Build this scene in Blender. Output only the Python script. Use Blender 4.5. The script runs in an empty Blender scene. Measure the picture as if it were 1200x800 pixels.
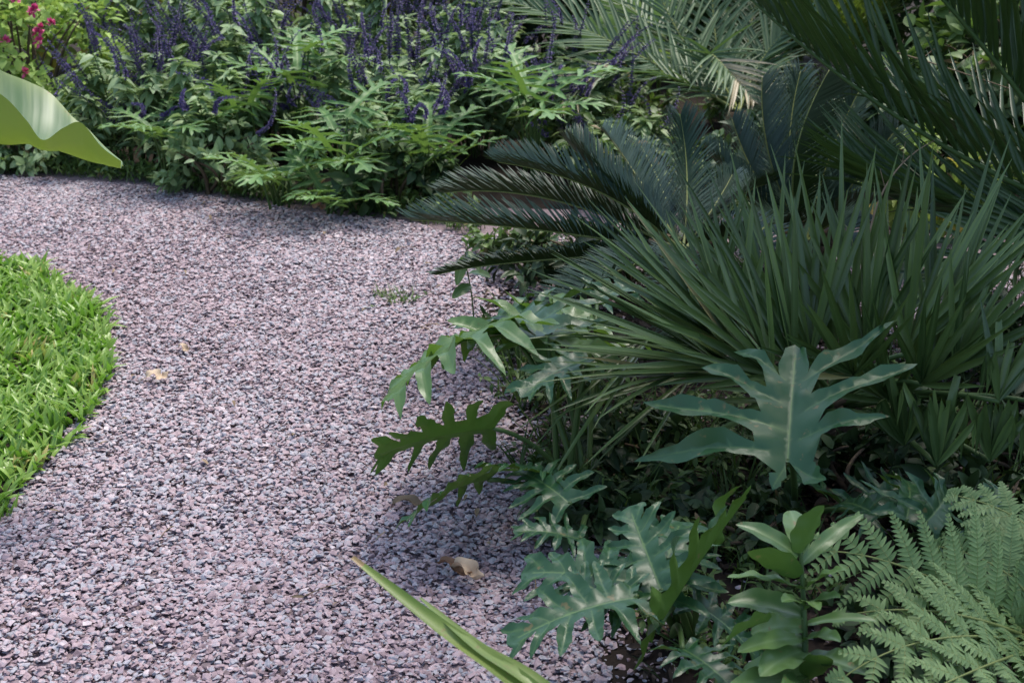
import bpy, math, random
import numpy as np
from mathutils import Vector
from mathutils.geometry import delaunay_2d_cdt

R = math.radians
rng = np.random.default_rng(11)
random.seed(5)
scene = bpy.context.scene
COL = scene.collection

# ------------------------------------------------------------------ camera frame
PITCH = R(21.0)
FPX = 1650.0
CAM = np.array((0.0, 0.0, 1.5))
FWD = np.array((0.0, math.cos(PITCH), -math.sin(PITCH)))
UPV = np.array((0.0, math.sin(PITCH), math.cos(PITCH)))
RGT = np.array((1.0, 0.0, 0.0))


def W(px, py, t):
    """place measured on the photograph, t metres into the scene"""
    return CAM + t * (FWD + RGT * ((px - 600) / FPX) - UPV * ((py - 400) / FPX))


def G(px, py, z=0.0):
    d = FWD + RGT * ((px - 600) / FPX) - UPV * ((py - 400) / FPX)
    return CAM + d * ((z - CAM[2]) / d[2])


def nz(v):
    v = np.asarray(v, float)
    return v / np.maximum(np.linalg.norm(v, axis=-1, keepdims=True), 1e-9)


def lerp(a, b, f):
    return a + (b - a) * f


# ------------------------------------------------------------------ mesh builder
class MB:
    def __init__(s):
        s.V = []; s.T = []; s.Q = []; s.tm = []; s.qm = []; s.var = []; s.vein = []; s.n = 0

    def add(s, V, T=None, Q=None, var=0.5, vein=0.0, mat=0):
        V = np.asarray(V, float).reshape(-1, 3)
        k = len(V)
        s.V.append(V)
        s.var.append(np.broadcast_to(np.asarray(var, float), (k,)).copy())
        s.vein.append(np.broadcast_to(np.asarray(vein, float), (k,)).copy())
        if T is not None and len(T):
            T = np.asarray(T, int).reshape(-1, 3) + s.n
            s.T.append(T); s.tm.append(np.full(len(T), mat))
        if Q is not None and len(Q):
            Q = np.asarray(Q, int).reshape(-1, 4) + s.n
            s.Q.append(Q); s.qm.append(np.full(len(Q), mat))
        s.n += k

    def scatter(s, tm, pos, d, nrm, L, Wd, var, mat=0, Z=None):
        """many copies of a little template: x across, y along d, z along nrm"""
        TV, TT, TQ, TVe = tm
        pos = np.asarray(pos, float).reshape(-1, 3); N = len(pos)
        if N == 0:
            return
        d = nz(np.broadcast_to(d, (N, 3))); nrm = np.broadcast_to(nrm, (N, 3))
        side = nz(np.cross(d, nrm)); n = np.cross(side, d)
        L = np.broadcast_to(L, (N,)); Wd = np.broadcast_to(Wd, (N,))
        Z = L if Z is None else np.broadcast_to(Z, (N,))
        P = (pos[:, None, :] + side[:, None, :] * (TV[None, :, 0] * Wd[:, None])[..., None]
             + d[:, None, :] * (TV[None, :, 1] * L[:, None])[..., None]
             + n[:, None, :] * (TV[None, :, 2] * Z[:, None] + (TV[None, :, 3] * Wd[:, None] if TV.shape[1] > 3 else 0))[..., None])
        k = len(TV)
        off = (np.arange(N) * k)[:, None, None]
        s.add(P.reshape(-1, 3),
              (np.asarray(TT)[None] + off).reshape(-1, 3) if len(TT) else None,
              (np.asarray(TQ)[None] + off).reshape(-1, 4) if len(TQ) else None,
              np.repeat(np.broadcast_to(var, (N,)), k), np.tile(TVe, N), mat)

    def tube(s, pts, rad, mat=0, var=0.5, sides=6):
        pts = np.asarray(pts, float); m = len(pts)
        rad = np.broadcast_to(np.asarray(rad, float), (m,))
        tg = nz(np.gradient(pts, axis=0))
        ref = np.array((0.31, 0.17, 0.93))
        if abs(np.dot(tg[0], ref)) > 0.9:
            ref = np.array((0.9, 0.3, 0.1))
        a = nz(np.cross(tg, ref)); b = np.cross(tg, a)
        an = np.arange(sides) * 2 * math.pi / sides
        P = pts[:, None] + rad[:, None, None] * (a[:, None] * np.cos(an)[None, :, None] + b[:, None] * np.sin(an)[None, :, None])
        Q = []
        for i in range(m - 1):
            for j in range(sides):
                j2 = (j + 1) % sides
                Q.append((i * sides + j, i * sides + j2, (i + 1) * sides + j2, (i + 1) * sides + j))
        V = np.vstack([P.reshape(-1, 3), pts[-1:]])
        T = [((m - 1) * sides + j, (m - 1) * sides + (j + 1) % sides, m * sides) for j in range(sides)]
        s.add(V, T, Q, var, 0.0, mat)

    def strip(s, pts, up, wid, fold=0.0, mat=0, var=0.5, twist=0.0):
        """a blade: centre line, half widths, edges lifted by fold * half width"""
        pts = np.asarray(pts, float); m = len(pts)
        tg = nz(np.gradient(pts, axis=0))
        side = nz(np.cross(tg, np.broadcast_to(up, (m, 3)))); n = np.cross(side, tg)
        if twist:
            a = np.linspace(0, twist, m)[:, None]
            side, n = side * np.cos(a) + n * np.sin(a), n * np.cos(a) - side * np.sin(a)
        w = np.asarray(wid, float)[:, None]
        Lf = pts - side * w + n * w * fold; Rt = pts + side * w + n * w * fold
        V = np.stack([Lf, pts, Rt], 1).reshape(-1, 3)
        Q = []
        for i in range(m - 1):
            a0, b0 = i * 3, (i + 1) * 3
            Q += [(a0, a0 + 1, b0 + 1, b0), (a0 + 1, a0 + 2, b0 + 2, b0 + 1)]
        s.add(V, None, Q, var, np.tile((0.0, 1.0, 0.0), m), mat)

    def build(s, name, mats, parent=None, smooth=True, **props):
        V = np.vstack(s.V).astype(np.float32)
        if parent is not None:
            V = V - np.asarray(BASE[parent.name], np.float32)
        T = np.vstack(s.T) if s.T else np.zeros((0, 3), int)
        Q = np.vstack(s.Q) if s.Q else np.zeros((0, 4), int)
        tm = np.concatenate(s.tm) if s.tm else np.zeros(0, int)
        qm = np.concatenate(s.qm) if s.qm else np.zeros(0, int)
        me = bpy.data.meshes.new(name)
        me.vertices.add(len(V)); me.vertices.foreach_set('co', V.ravel())
        loops = np.concatenate([T.ravel(), Q.ravel()]).astype(np.int32)
        me.loops.add(len(loops)); me.loops.foreach_set('vertex_index', loops)
        nT, nQ = len(T), len(Q)
        me.polygons.add(nT + nQ)
        st = np.concatenate([np.arange(nT) * 3, nT * 3 + np.arange(nQ) * 4]).astype(np.int32)
        me.polygons.foreach_set('loop_start', st)
        me.polygons.foreach_set('material_index', np.concatenate([tm, qm]).astype(np.int32))
        me.polygons.foreach_set('use_smooth', np.full(nT + nQ, bool(smooth)))
        for nm, arr in (('var', s.var), ('vein', s.vein)):
            at = me.attributes.new(nm, 'FLOAT', 'POINT')
            at.data.foreach_set('value', np.concatenate(arr).astype(np.float32))
        me.update(calc_edges=True)
        for m in (mats if isinstance(mats, (list, tuple)) else [mats]):
            me.materials.append(m)
        o = bpy.data.objects.new(name, me); COL.objects.link(o)
        if parent is not None:
            o.parent = parent
            BASE[o.name] = BASE[parent.name]
        for k, v in props.items():
            o[k] = v
        return o


BASE = {}


def thing(name, label, cat, base, group=None):
    o = bpy.data.objects.new(name, None); COL.objects.link(o)
    o.location = base; o.empty_display_size = 0.1
    BASE[o.name] = np.asarray(base, float)
    o['label'] = label; o['category'] = cat
    if group:
        o['group'] = group
    return o


def tag(o, label=None, cat=None, group=None, kind=None):
    for k, v in (('label', label), ('category', cat), ('group', group), ('kind', kind)):
        if v:
            o[k] = v
    return o


# templates ---------------------------------------------------------------------
def leaf_template(st=(0, .18, .45, .75, 1), w=(.03, .36, .5, .34, .0), fold=.25, droop=.25, curl=0.0):
    V = []; ve = []
    for y, ww in zip(st, w):
        z = -droop * y * y
        V += [(-ww, y, z, fold * ww), (0, y, z, 0), (ww, y, z, fold * ww + curl * ww)]
        ve += [0, 1, 0]
    Q = []
    for i in range(len(st) - 1):
        a, b = i * 3, i * 3 + 3
        Q += [(a, a + 1, b + 1, b), (a + 1, a + 2, b + 2, b + 1)]
    return np.array(V, float), np.zeros((0, 3), int), np.array(Q), np.array(ve, float)


def flat_template(st, w, droop=0.0):
    V = []
    for y, ww in zip(st, w):
        z = -droop * y * y
        V += [(-ww, y, z), (ww, y, z)]
    Q = [(i * 2, i * 2 + 1, i * 2 + 3, i * 2 + 2) for i in range(len(st) - 1)]
    return np.array(V, float), np.zeros((0, 3), int), np.array(Q), np.zeros(len(V))


LEAF = [leaf_template(droop=d, fold=f, curl=c) for d, f, c in ((.1, .3, 0), (.3, .4, .2), (.55, .2, -.15))]
LANCE = [leaf_template((0, .2, .5, .8, 1), (.05, .45, .5, .28, 0), f, d) for f, d in ((.4, .15), (.3, .4), (.6, .7))]
NEEDLE = [flat_template((0, .5, .85, 1), (.42, .5, .3, .04), d) for d in (.02, .12, .22)]
PALMLET = [leaf_template((0, .15, .55, .85, 1), (.3, .5, .45, .22, .02), .9, d) for d in (.03, .12, .3)]
PINNULE = [leaf_template((0, .35, .75, 1), (.5, .46, .26, .02), .35, d) for d in (.05, .3)]
GRASSB = [leaf_template((0, .35, .7, 1), (.35, .5, .38, .02), .5, d) for d in (.1, .3, .6)]
FLORET = [leaf_template((0, .4, 1), (.2, .5, .25), .8, .2)]


# ------------------------------------------------------------------ materials
def mat(name):
    m = bpy.data.materials.new(name); m.use_nodes = True
    nt = m.node_tree; nt.nodes.clear()
    return m, nt, nt.nodes, nt.links


def rgb(c):
    return (c[0], c[1], c[2], 1)


def mixc(N, Lk, fac, a, b):
    n = N.new('ShaderNodeMix'); n.data_type = 'RGBA'
    for sock, v in ((n.inputs[0], fac), (n.inputs[6], a), (n.inputs[7], b)):
        if isinstance(v, (int, float)):
            sock.default_value = v
        elif isinstance(v, tuple):
            sock.default_value = rgb(v)
        else:
            Lk.new(v, sock)
    return n.outputs[2]


def leafmat(name, c1, c2, under, rough=.4, under_rough=.6, trans=.18, vein=None, spec=.5, nscale=18, bump=0.0, tint=None, spots=None):
    m, nt, N, Lk = mat(name)
    out = N.new('ShaderNodeOutputMaterial')
    av = N.new('ShaderNodeAttribute'); av.attribute_name = 'var'
    tc = N.new('ShaderNodeTexCoord')
    nz_ = N.new('ShaderNodeTexNoise'); nz_.inputs['Scale'].default_value = nscale; nz_.inputs['Detail'].default_value = 5
    Lk.new(tc.outputs['Object'], nz_.inputs['Vector'])
    add = N.new('ShaderNodeMath'); add.operation = 'MULTIPLY_ADD'; add.inputs[1].default_value = .6; add.inputs[2].default_value = -.3
    Lk.new(nz_.outputs['Fac'], add.inputs[0])
    ad2 = N.new('ShaderNodeMath'); ad2.use_clamp = True
    Lk.new(av.outputs['Fac'], ad2.inputs[0]); Lk.new(add.outputs[0], ad2.inputs[1])
    top = mixc(N, Lk, ad2.outputs[0], c1, c2)
    if vein is not None:
        ve = N.new('ShaderNodeAttribute'); ve.attribute_name = 'vein'
        pw = N.new('ShaderNodeMath'); pw.operation = 'POWER'; pw.inputs[1].default_value = 3.0
        Lk.new(ve.outputs['Fac'], pw.inputs[0])
        mu = N.new('ShaderNodeMath'); mu.operation = 'MULTIPLY'; mu.inputs[1].default_value = .75
        Lk.new(pw.outputs[0], mu.inputs[0])
        top = mixc(N, Lk, mu.outputs[0], top, vein)
    ge = N.new('ShaderNodeNewGeometry')
    colr = mixc(N, Lk, ge.outputs['Backfacing'], top, under)
    if tint is not None:  # dry or yellow leaves among the green ones
        gt = N.new('ShaderNodeMath'); gt.operation = 'GREATER_THAN'; gt.inputs[1].default_value = tint[1]
        Lk.new(av.outputs['Fac'], gt.inputs[0])
        colr = mixc(N, Lk, gt.outputs[0], colr, tint[0])
    if spots is not None:  # small brown blemishes and dust
        n3 = N.new('ShaderNodeTexNoise'); n3.inputs['Scale'].default_value = spots[1]; n3.inputs['Detail'].default_value = 4
        Lk.new(tc.outputs['Object'], n3.inputs['Vector'])
        mr = N.new('ShaderNodeMapRange'); mr.inputs[1].default_value = spots[2]; mr.inputs[2].default_value = spots[2] + .05
        mr.inputs[4].default_value = .8
        Lk.new(n3.outputs['Fac'], mr.inputs[0])
        colr = mixc(N, Lk, mr.outputs[0], colr, spots[0])
    rr = N.new('ShaderNodeMapRange'); rr.inputs[3].default_value = rough; rr.inputs[4].default_value = under_rough
    Lk.new(ge.outputs['Backfacing'], rr.inputs[0])
    bs = N.new('ShaderNodeBsdfPrincipled')
    Lk.new(colr, bs.inputs['Base Color']); Lk.new(rr.outputs[0], bs.inputs['Roughness'])
    bs.inputs['Specular IOR Level'].default_value = spec
    if bump:
        bp = N.new('ShaderNodeBump'); bp.inputs['Strength'].default_value = bump; bp.inputs['Distance'].default_value = .01
        n2 = N.new('ShaderNodeTexNoise'); n2.inputs['Scale'].default_value = 55; n2.inputs['Detail'].default_value = 3
        Lk.new(tc.outputs['Object'], n2.inputs['Vector'])
        Lk.new(n2.outputs['Fac'], bp.inputs['Height']); Lk.new(bp.outputs[0], bs.inputs['Normal'])
    tr = N.new('ShaderNodeBsdfTranslucent')
    tcol = mixc(N, Lk, .5, colr, (under[0] * 1.5, under[1] * 1.6, under[2]))
    Lk.new(tcol, tr.inputs['Color'])
    mx = N.new('ShaderNodeMixShader'); mx.inputs[0].default_value = trans
    Lk.new(bs.outputs[0], mx.inputs[1]); Lk.new(tr.outputs[0], mx.inputs[2])
    Lk.new(mx.outputs[0], out.inputs[0])
    return m


def plainmat(name, c1, c2, rough=.7, nscale=20, spec=.3, ramp=None, bump=0.0):
    m, nt, N, Lk = mat(name)
    out = N.new('ShaderNodeOutputMaterial'); bs = N.new('ShaderNodeBsdfPrincipled')
    tc = N.new('ShaderNodeTexCoord')
    no = N.new('ShaderNodeTexNoise'); no.inputs['Scale'].default_value = nscale; no.inputs['Detail'].default_value = 6
    Lk.new(tc.outputs['Object'], no.inputs['Vector'])
    av = N.new('ShaderNodeAttribute'); av.attribute_name = 'var'
    ma = N.new('ShaderNodeMath'); ma.operation = 'MULTIPLY_ADD'; ma.inputs[1].default_value = .8; ma.inputs[2].default_value = -.4
    Lk.new(no.outputs['Fac'], ma.inputs[0])
    a2 = N.new('ShaderNodeMath'); a2.use_clamp = True
    Lk.new(ma.outputs[0], a2.inputs[0]); Lk.new(av.outputs['Fac'], a2.inputs[1])
    if ramp:
        rp = N.new('ShaderNodeValToRGB'); rp.color_ramp.interpolation = 'LINEAR'
        el = rp.color_ramp.elements
        while len(el) < len(ramp):
            el.new(.5)
        for e, (p, c) in zip(el, ramp):
            e.position = p; e.color = rgb(c)
        Lk.new(a2.outputs[0], rp.inputs[0]); Lk.new(rp.outputs[0], bs.inputs['Base Color'])
    else:
        Lk.new(mixc(N, Lk, a2.outputs[0], c1, c2), bs.inputs['Base Color'])
    bs.inputs['Roughness'].default_value = rough; bs.inputs['Specular IOR Level'].default_value = spec
    if bump:
        bp = N.new('ShaderNodeBump'); bp.inputs['Strength'].default_value = bump; bp.inputs['Distance'].default_value = .02
        Lk.new(no.outputs['Fac'], bp.inputs['Height']); Lk.new(bp.outputs[0], bs.inputs['Normal'])
    Lk.new(bs.outputs[0], out.inputs[0])
    return m


M = {}
M['salvia'] = leafmat('salvia_leaf', (.115, .20, .075), (.35, .46, .25), (.28, .38, .18), .5, .65, .28, (.24, .34, .17), .3, nscale=9)
M['lime'] = leafmat('lime_leaf', (.17, .29, .05), (.34, .47, .13), (.3, .42, .1), .55, .65, .3, None, .3, nscale=8)
M['evergreen'] = leafmat('evergreen_leaf', (.025, .055, .02), (.07, .12, .035), (.06, .1, .03), .5, .6, .15, None, .3, nscale=5)
M['olive'] = leafmat('olive_leaf', (.16, .24, .05), (.32, .41, .11), (.24, .33, .08), .55, .6, .3, None, .3, nscale=5, tint=((.45, .33, .06), .97))
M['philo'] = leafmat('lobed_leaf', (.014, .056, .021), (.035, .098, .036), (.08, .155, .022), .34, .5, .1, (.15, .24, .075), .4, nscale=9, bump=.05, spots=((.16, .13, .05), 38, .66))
M['philobright'] = leafmat('lobed_leaf_sunlit', (.065, .15, .035), (.14, .24, .08), (.14, .25, .035), .34, .5, .26, (.18, .28, .09), .5, nscale=9, bump=.05, spots=((.2, .16, .06), 38, .67))  # brighter copy of lobed_leaf, with the sunlight put into its colours
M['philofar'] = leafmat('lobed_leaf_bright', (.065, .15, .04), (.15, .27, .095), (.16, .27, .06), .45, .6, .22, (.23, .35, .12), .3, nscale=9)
M['cycad'] = leafmat('cycad_leaflet', (.022, .05, .032), (.05, .09, .06), (.022, .042, .009), .42, .5, .05, None, .35, nscale=6)
M['palmetto'] = leafmat('fan_blade', (.026, .056, .014), (.13, .2, .055), (.05, .088, .018), .33, .5, .08, (.08, .135, .045), .42, nscale=7, tint=((.3, .27, .11), .985))
M['darkpalm'] = leafmat('feather_leaflet_dark', (.022, .052, .02), (.06, .11, .04), (.03, .06, .014), .38, .45, .12, (.06, .1, .03), .4, nscale=4)  # shaded side of the backlit fronds painted in as darker green
M['datepalm'] = leafmat('feather_leaflet', (.05, .10, .042), (.13, .2, .095), (.1, .17, .05), .42, .5, .22, (.15, .22, .1), .4, nscale=4, tint=((.42, .36, .23), .93))
M['yellowpalm'] = leafmat('feather_leaflet_olive', (.09, .15, .02), (.17, .23, .05), (.14, .2, .03), .42, .5, .25, nscale=4)
M['fern'] = leafmat('fern_pinnule', (.085, .16, .04), (.22, .32, .11), (.11, .19, .04), .55, .6, .18, nscale=12)
M['sapling'] = leafmat('sapling_leaf', (.06, .13, .035), (.12, .21, .06), (.07, .14, .025), .35, .5, .18, (.2, .3, .13), nscale=14, spots=((.2, .15, .06), 60, .66))
M['strap'] = leafmat('strap_blade', (.10, .165, .02), (.2, .26, .05), (.15, .22, .035), .4, .5, .2, (.2, .28, .06), nscale=10, tint=((.3, .2, .08), .97), spots=((.2, .16, .05), 70, .64))
M['banana'] = leafmat('banana_blade', (.045, .115, .04), (.085, .17, .065), (.16, .225, .035), .42, .5, .22, (.27, .34, .12), nscale=7, spots=((.2, .16, .06), 45, .68))
M['paleleaf'] = leafmat('pale_broad_leaf', (.2, .36, .07), (.3, .45, .13), (.3, .42, .1), .4, .5, .35, (.4, .5, .2), nscale=3)
M['shade'] = leafmat('evergreen_leaf_shaded', (.012, .03, .010), (.035, .066, .02), (.03, .055, .015), .5, .6, .1, None, .3, nscale=5)  # evergreen copy darkened: the bed interior's shade is in the colour
M['under'] = leafmat('undergrowth_leaf', (.025, .06, .012), (.09, .15, .035), (.07, .12, .025), .5, .6, .2, None, .3, nscale=12, tint=((.12, .085, .04), .94))  # weed_leaf darkened to paint in the shade between bed plants
M['weed'] = leafmat('weed_leaf', (.045, .095, .02), (.14, .22, .055), (.12, .2, .04), .5, .6, .25, nscale=12, tint=((.2, .14, .06), .94))
M['grass'] = leafmat('lawn_blade', (.14, .27, .03), (.36, .50, .12), (.15, .3, .04), .36, .5, .3, (.18, .34, .06), nscale=5, tint=((.42, .36, .12), .985))
M['spike'] = leafmat('violet_flower', (.055, .042, .125), (.14, .105, .29), (.1, .075, .21), .6, .7, .15, nscale=30)
M['pink'] = leafmat('pink_flower', (.55, .04, .2), (.75, .16, .32), (.5, .05, .2), .6, .7, .25, nscale=30)
M['stem'] = plainmat('green_stem', (.035, .075, .018), (.08, .13, .035), .5, 25)
M['rachis'] = plainmat('pale_rachis', (.13, .17, .04), (.26, .28, .09), .5, 25)
M['bark'] = plainmat('brown_bark', (.05, .035, .022), (.13, .095, .06), .85, 30, .2, None, .6)
M['soil'] = plainmat('soil', (.012, .009, .007), (.038, .028, .022), .95, 9, .15, None, .8)
M['litter'] = plainmat('leaf_litter', (.016, .011, .008), (.085, .06, .043), .8, 30, .2)
M['dry'] = plainmat('dry_leaf', (.24, .14, .075), (.62, .5, .36), .75, 35, .25)
M['stalk'] = plainmat('dry_stalk', (.10, .07, .04), (.26, .19, .12), .8, 30)
M['dryback'] = plainmat('dry_leaf_brown', (.12, .06, .035), (.26, .15, .09), .75, 35, .25)
STONE_RAMP = [(.0, (.11, .075, .083)), (.16, (.20, .142, .156)), (.34, (.315, .228, .242)), (.5, (.405, .308, .322)),
              (.64, (.25, .247, .275)), (.76, (.35, .338, .366)), (.88, (.45, .365, .378)), (1.0, (.53, .455, .465))]
M['stone'] = plainmat('crushed_stone', None, None, .6, 90, .35, STONE_RAMP)
M['gravelbase'] = plainmat('gravel_bed', (.14, .105, .115), (.31, .24, .255), .9, 60, .2, None, .8)


# ------------------------------------------------------------------ ground layout
def inpoly(P, poly):
    P = np.asarray(P); poly = np.asarray(poly)
    x, y = P[:, 0], P[:, 1]; c = np.zeros(len(P), bool); j = len(poly) - 1
    for i in range(len(poly)):
        xi, yi = poly[i]; xj, yj = poly[j]
        k = ((yi > y) != (yj > y)) & (x < (xj - xi) * (y - yi) / (yj - yi + 1e-12) + xi)
        c ^= k; j = i
    return c


def polydist(P, poly):
    P = np.asarray(P)[:, None, :]; a = np.asarray(poly); b = np.roll(a, -1, axis=0)
    ab = b - a; ap = P - a[None]
    f = np.clip((ap * ab).sum(-1) / np.maximum((ab * ab).sum(-1), 1e-9), 0, 1)
    return np.linalg.norm(ap - f[..., None] * ab[None], axis=-1).min(1)


g2 = lambda px, py: tuple(G(px, py)[:2])
LAWN = [g2(*p) for p in ((-30, 304), (40, 318), (85, 343), (118, 372), (131, 412), (127, 455), (108, 492), (80, 527), (42, 562), (12, 590), (-60, 640))] \
    + [(-2.1, 2.35), (-3.4, 2.6), (-4.2, 3.6), (-3.8, 4.8), (-2.6, 5.0)]
FARBED = [(-9, 6.5), (-4, 6.1)] + [g2(*p) for p in ((0, 208), (110, 215), (200, 225), (300, 243), (400, 257), (480, 265), (545, 280))] \
    + [(.2, 5.0), (.7, 5.05), (1.2, 4.72), (2.2, 4.6), (3, 4.5), (9, 4.5), (9, 14), (-9, 14)]
NEARBED = [g2(*p) for p in ((720, 812), (700, 760), (690, 700), (655, 640), (625, 590), (600, 520), (585, 440), (572, 380), (560, 320))] \
    + [(.15, 4.3), (.5, 4.6), (.95, 4.62), (1.12, 4.3), (1.15, 3.95), (1.45, 3.6), (2.2, 3.3), (3, 3.2), (3, .6), (.4, 1.0)]


def sheet(name, poly, z, m, kind='structure'):
    mb = MB()
    vs, _, tr, *_ = delaunay_2d_cdt([Vector(p) for p in poly], [(i, (i + 1) % len(poly)) for i in range(len(poly))], [], 1, 1e-6)
    mb.add([(v.x, v.y, z) for v in vs], [t if (vs[t[1]] - vs[t[0]]).cross(vs[t[2]] - vs[t[0]]) > 0 else t[::-1] for t in tr])
    return tag(mb.build(name, m, None, False), kind=kind)


mb = MB(); S_ = 150
mb.add([(-S_, -S_, -.004), (S_, -S_, -.004), (S_, S_, -.004), (-S_, S_, -.004)], None, [(0, 1, 2, 3)])
tag(mb.build('ground', M['soil'], None, False), kind='structure')
sheet('gravel_path', [(-9, .2), (9, .2), (9, 4.9), (3, 4.9), (1.6, 5.0), (.8, 5.3), (.25, 5.35), (-.4, 5.4), (-1.5, 5.9), (-2.5, 6.2), (-9, 6.8)], 0, M['gravelbase'])
sheet('planting_bed', NEARBED, .004, M['soil'])
sheet('lawn', LAWN, .012, M['soil'])


def und(x, y):
    return .005 * np.sin(2.3 * x + 1.1 * y) * np.sin(1.7 * y - .6 * x + 1) + .006 * np.sin(7 * x + 2 * y + .4) * np.sin(6 * y - 3 * x)


# gravel -------------------------------------------------------------------------
def stone_templates(k=10):
    out = []
    import bmesh
    for i in range(k):
        bm = bmesh.new()
        n = 13
        p = rng.normal(size=(n, 3)); p = nz(p) * rng.uniform(.8, 1.15, (n, 1))
        p *= np.array((1, rng.uniform(.62, .95), rng.uniform(.2, .42))) * .5
        for q in p:
            bm.verts.new(q)
        bmesh.ops.convex_hull(bm, input=bm.verts)
        bm.verts.ensure_lookup_table()
        loose = [v for v in bm.verts if not v.link_faces]
        bmesh.ops.delete(bm, geom=loose, context='VERTS')
        bmesh.ops.triangulate(bm, faces=bm.faces)
        bm.verts.index_update()
        out.append((np.array([v.co[:] for v in bm.verts]), np.array([[v.index for v in f.verts] for f in bm.faces]), np.zeros((0, 4), int), np.zeros(len(bm.verts))))
        bm.free()
    return out


STONES = stone_templates()


def add_gravel(mb, P, z, size, tilt):
    n = len(P)
    if not n:
        return
    which = rng.integers(0, len(STONES), n)
    a = rng.uniform(0, 2 * math.pi, n)
    d = np.stack([np.cos(a), np.sin(a), rng.normal(0, tilt, n)], 1)
    nr = np.stack([rng.normal(0, tilt, n), rng.normal(0, tilt, n), np.ones(n)], 1)
    var = np.clip(rng.beta(2.8, 2.8, n) + .10 * np.sin(3.1 * P[:, 0] + 1.3 * P[:, 1]) * np.sin(2.2 * P[:, 1] - P[:, 0]), .02, .98)
    for k in range(len(STONES)):
        i = which == k
        mb.scatter(STONES[k], np.column_stack([P[i], z[i]]), d[i], nr[i], size[i] * 1.08, size[i] * rng.uniform(.75, 1.1, i.sum()), var[i], Z=size[i])


mb = MB()
for lay, (dens, zz, s0) in enumerate(((4800, .005, .0168), (7400, .0085, .0155), (7600, .0125, .015))):
    for (x0, x1, y0, y1, f) in ((-2.6, 2.3, 1.75, 4.2, 1), (-2.9, 2.6, 4.2, 6.1, .95), (-4.2, -2.6, 2, 5.9, .35)):
        n = int(dens * f * (x1 - x0) * (y1 - y0))
        P = np.column_stack([rng.uniform(x0, x1, n), rng.uniform(y0, y1, n)])
        P = P[(np.abs(P[:, 0]) < .40 * P[:, 1] + .35) | (rng.uniform(size=n) < .3)]; n = len(P)
        keep = ~inpoly(P, FARBED)
        inb = inpoly(P, NEARBED)
        dist = polydist(P, NEARBED)
        keep &= ~inb | (rng.uniform(size=n) < np.exp(-(dist / .13) ** 1.5) * (1 if lay < 2 else .6) * (.55 + .45 * np.sin(9 * P[:, 0]) * np.sin(8 * P[:, 1])) + .012)
        keep &= ~inpoly(P, LAWN) | (polydist(P, LAWN) < .03)
        P = P[keep]; n = len(P)
        sz = s0 * np.clip(np.exp(rng.normal(-.05, .42, n)), .3, 1.7) * .95
        z = zz + und(P[:, 0], P[:, 1]) + rng.uniform(-.003, .004, n)
        add_gravel(mb, P, np.maximum(z, .004), sz, .28)
tag(mb.build('gravel', M['stone'], None, False), 'loose crushed mauve and grey stone covering the garden path', 'gravel', kind='stuff')

# lawn blades ---------------------------------------------------------------------
mb = MB()
n = 40000
P = np.column_stack([rng.uniform(-4.2, -1.0, n), rng.uniform(2.3, 5.0, n)])
keep = inpoly(P, LAWN) & (rng.uniform(size=n) < np.where(P[:, 0] < -2.45, .3, 1.0))
P = P[keep]; n = len(P)
ed = polydist(P, LAWN)
a = 3 * np.sin(8 * P[:, 0] + 3 * np.sin(5 * P[:, 1])) + 2.5 * np.sin(9 * P[:, 1] + 2) + rng.normal(0, 1.6, n)
lean = rng.uniform(.15, .95, n)
d = np.stack([np.cos(a) * lean, np.sin(a) * lean, np.ones(n)], 1)
d[:, 0] += .35 * np.exp(-ed / .06)
# clumped heights
hh = .048 + .014 * np.sin(9 * P[:, 0] + 4 * P[:, 1]) * np.sin(11 * P[:, 1] - 3 * P[:, 0])
L = hh * rng.uniform(.6, 1.3, n) + .012
nr = np.stack([-np.cos(a), -np.sin(a), lean], 1)
k = rng.integers(0, 3, n)
for q in range(3):
    i = k == q
    mb.scatter(GRASSB[q], np.column_stack([P[i], np.full(i.sum(), .012)]), d[i], nr[i], L[i], rng.uniform(.011, .0185, i.sum()), np.clip(rng.uniform(0, 1, i.sum()) * .7 + .15 + .3 * np.sin(14 * P[i, 0] + 5) * np.sin(13 * P[i, 1]), 0, 1))
tag(mb.build('grass', M['grass'], None), 'dense broad bladed bright green lawn grass', 'grass', kind='stuff')


# ------------------------------------------------------------------ plant pieces
def bez(p0, p1, p2, n=14):
    p0, p1, p2 = map(np.asarray, (p0, p1, p2))
    c = 2 * p1 - .5 * (p0 + p2)
    f = np.linspace(0, 1, n)[:, None]
    return p0 * (1 - f) ** 2 + 2 * c * f * (1 - f) + p2 * f * f


def resample(pts, n):
    d = np.r_[0, np.cumsum(np.linalg.norm(np.diff(pts, axis=0), axis=1))]
    u = np.linspace(0, d[-1], n)
    return np.stack([np.interp(u, d, pts[:, k]) for k in range(3)], 1)


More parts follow.
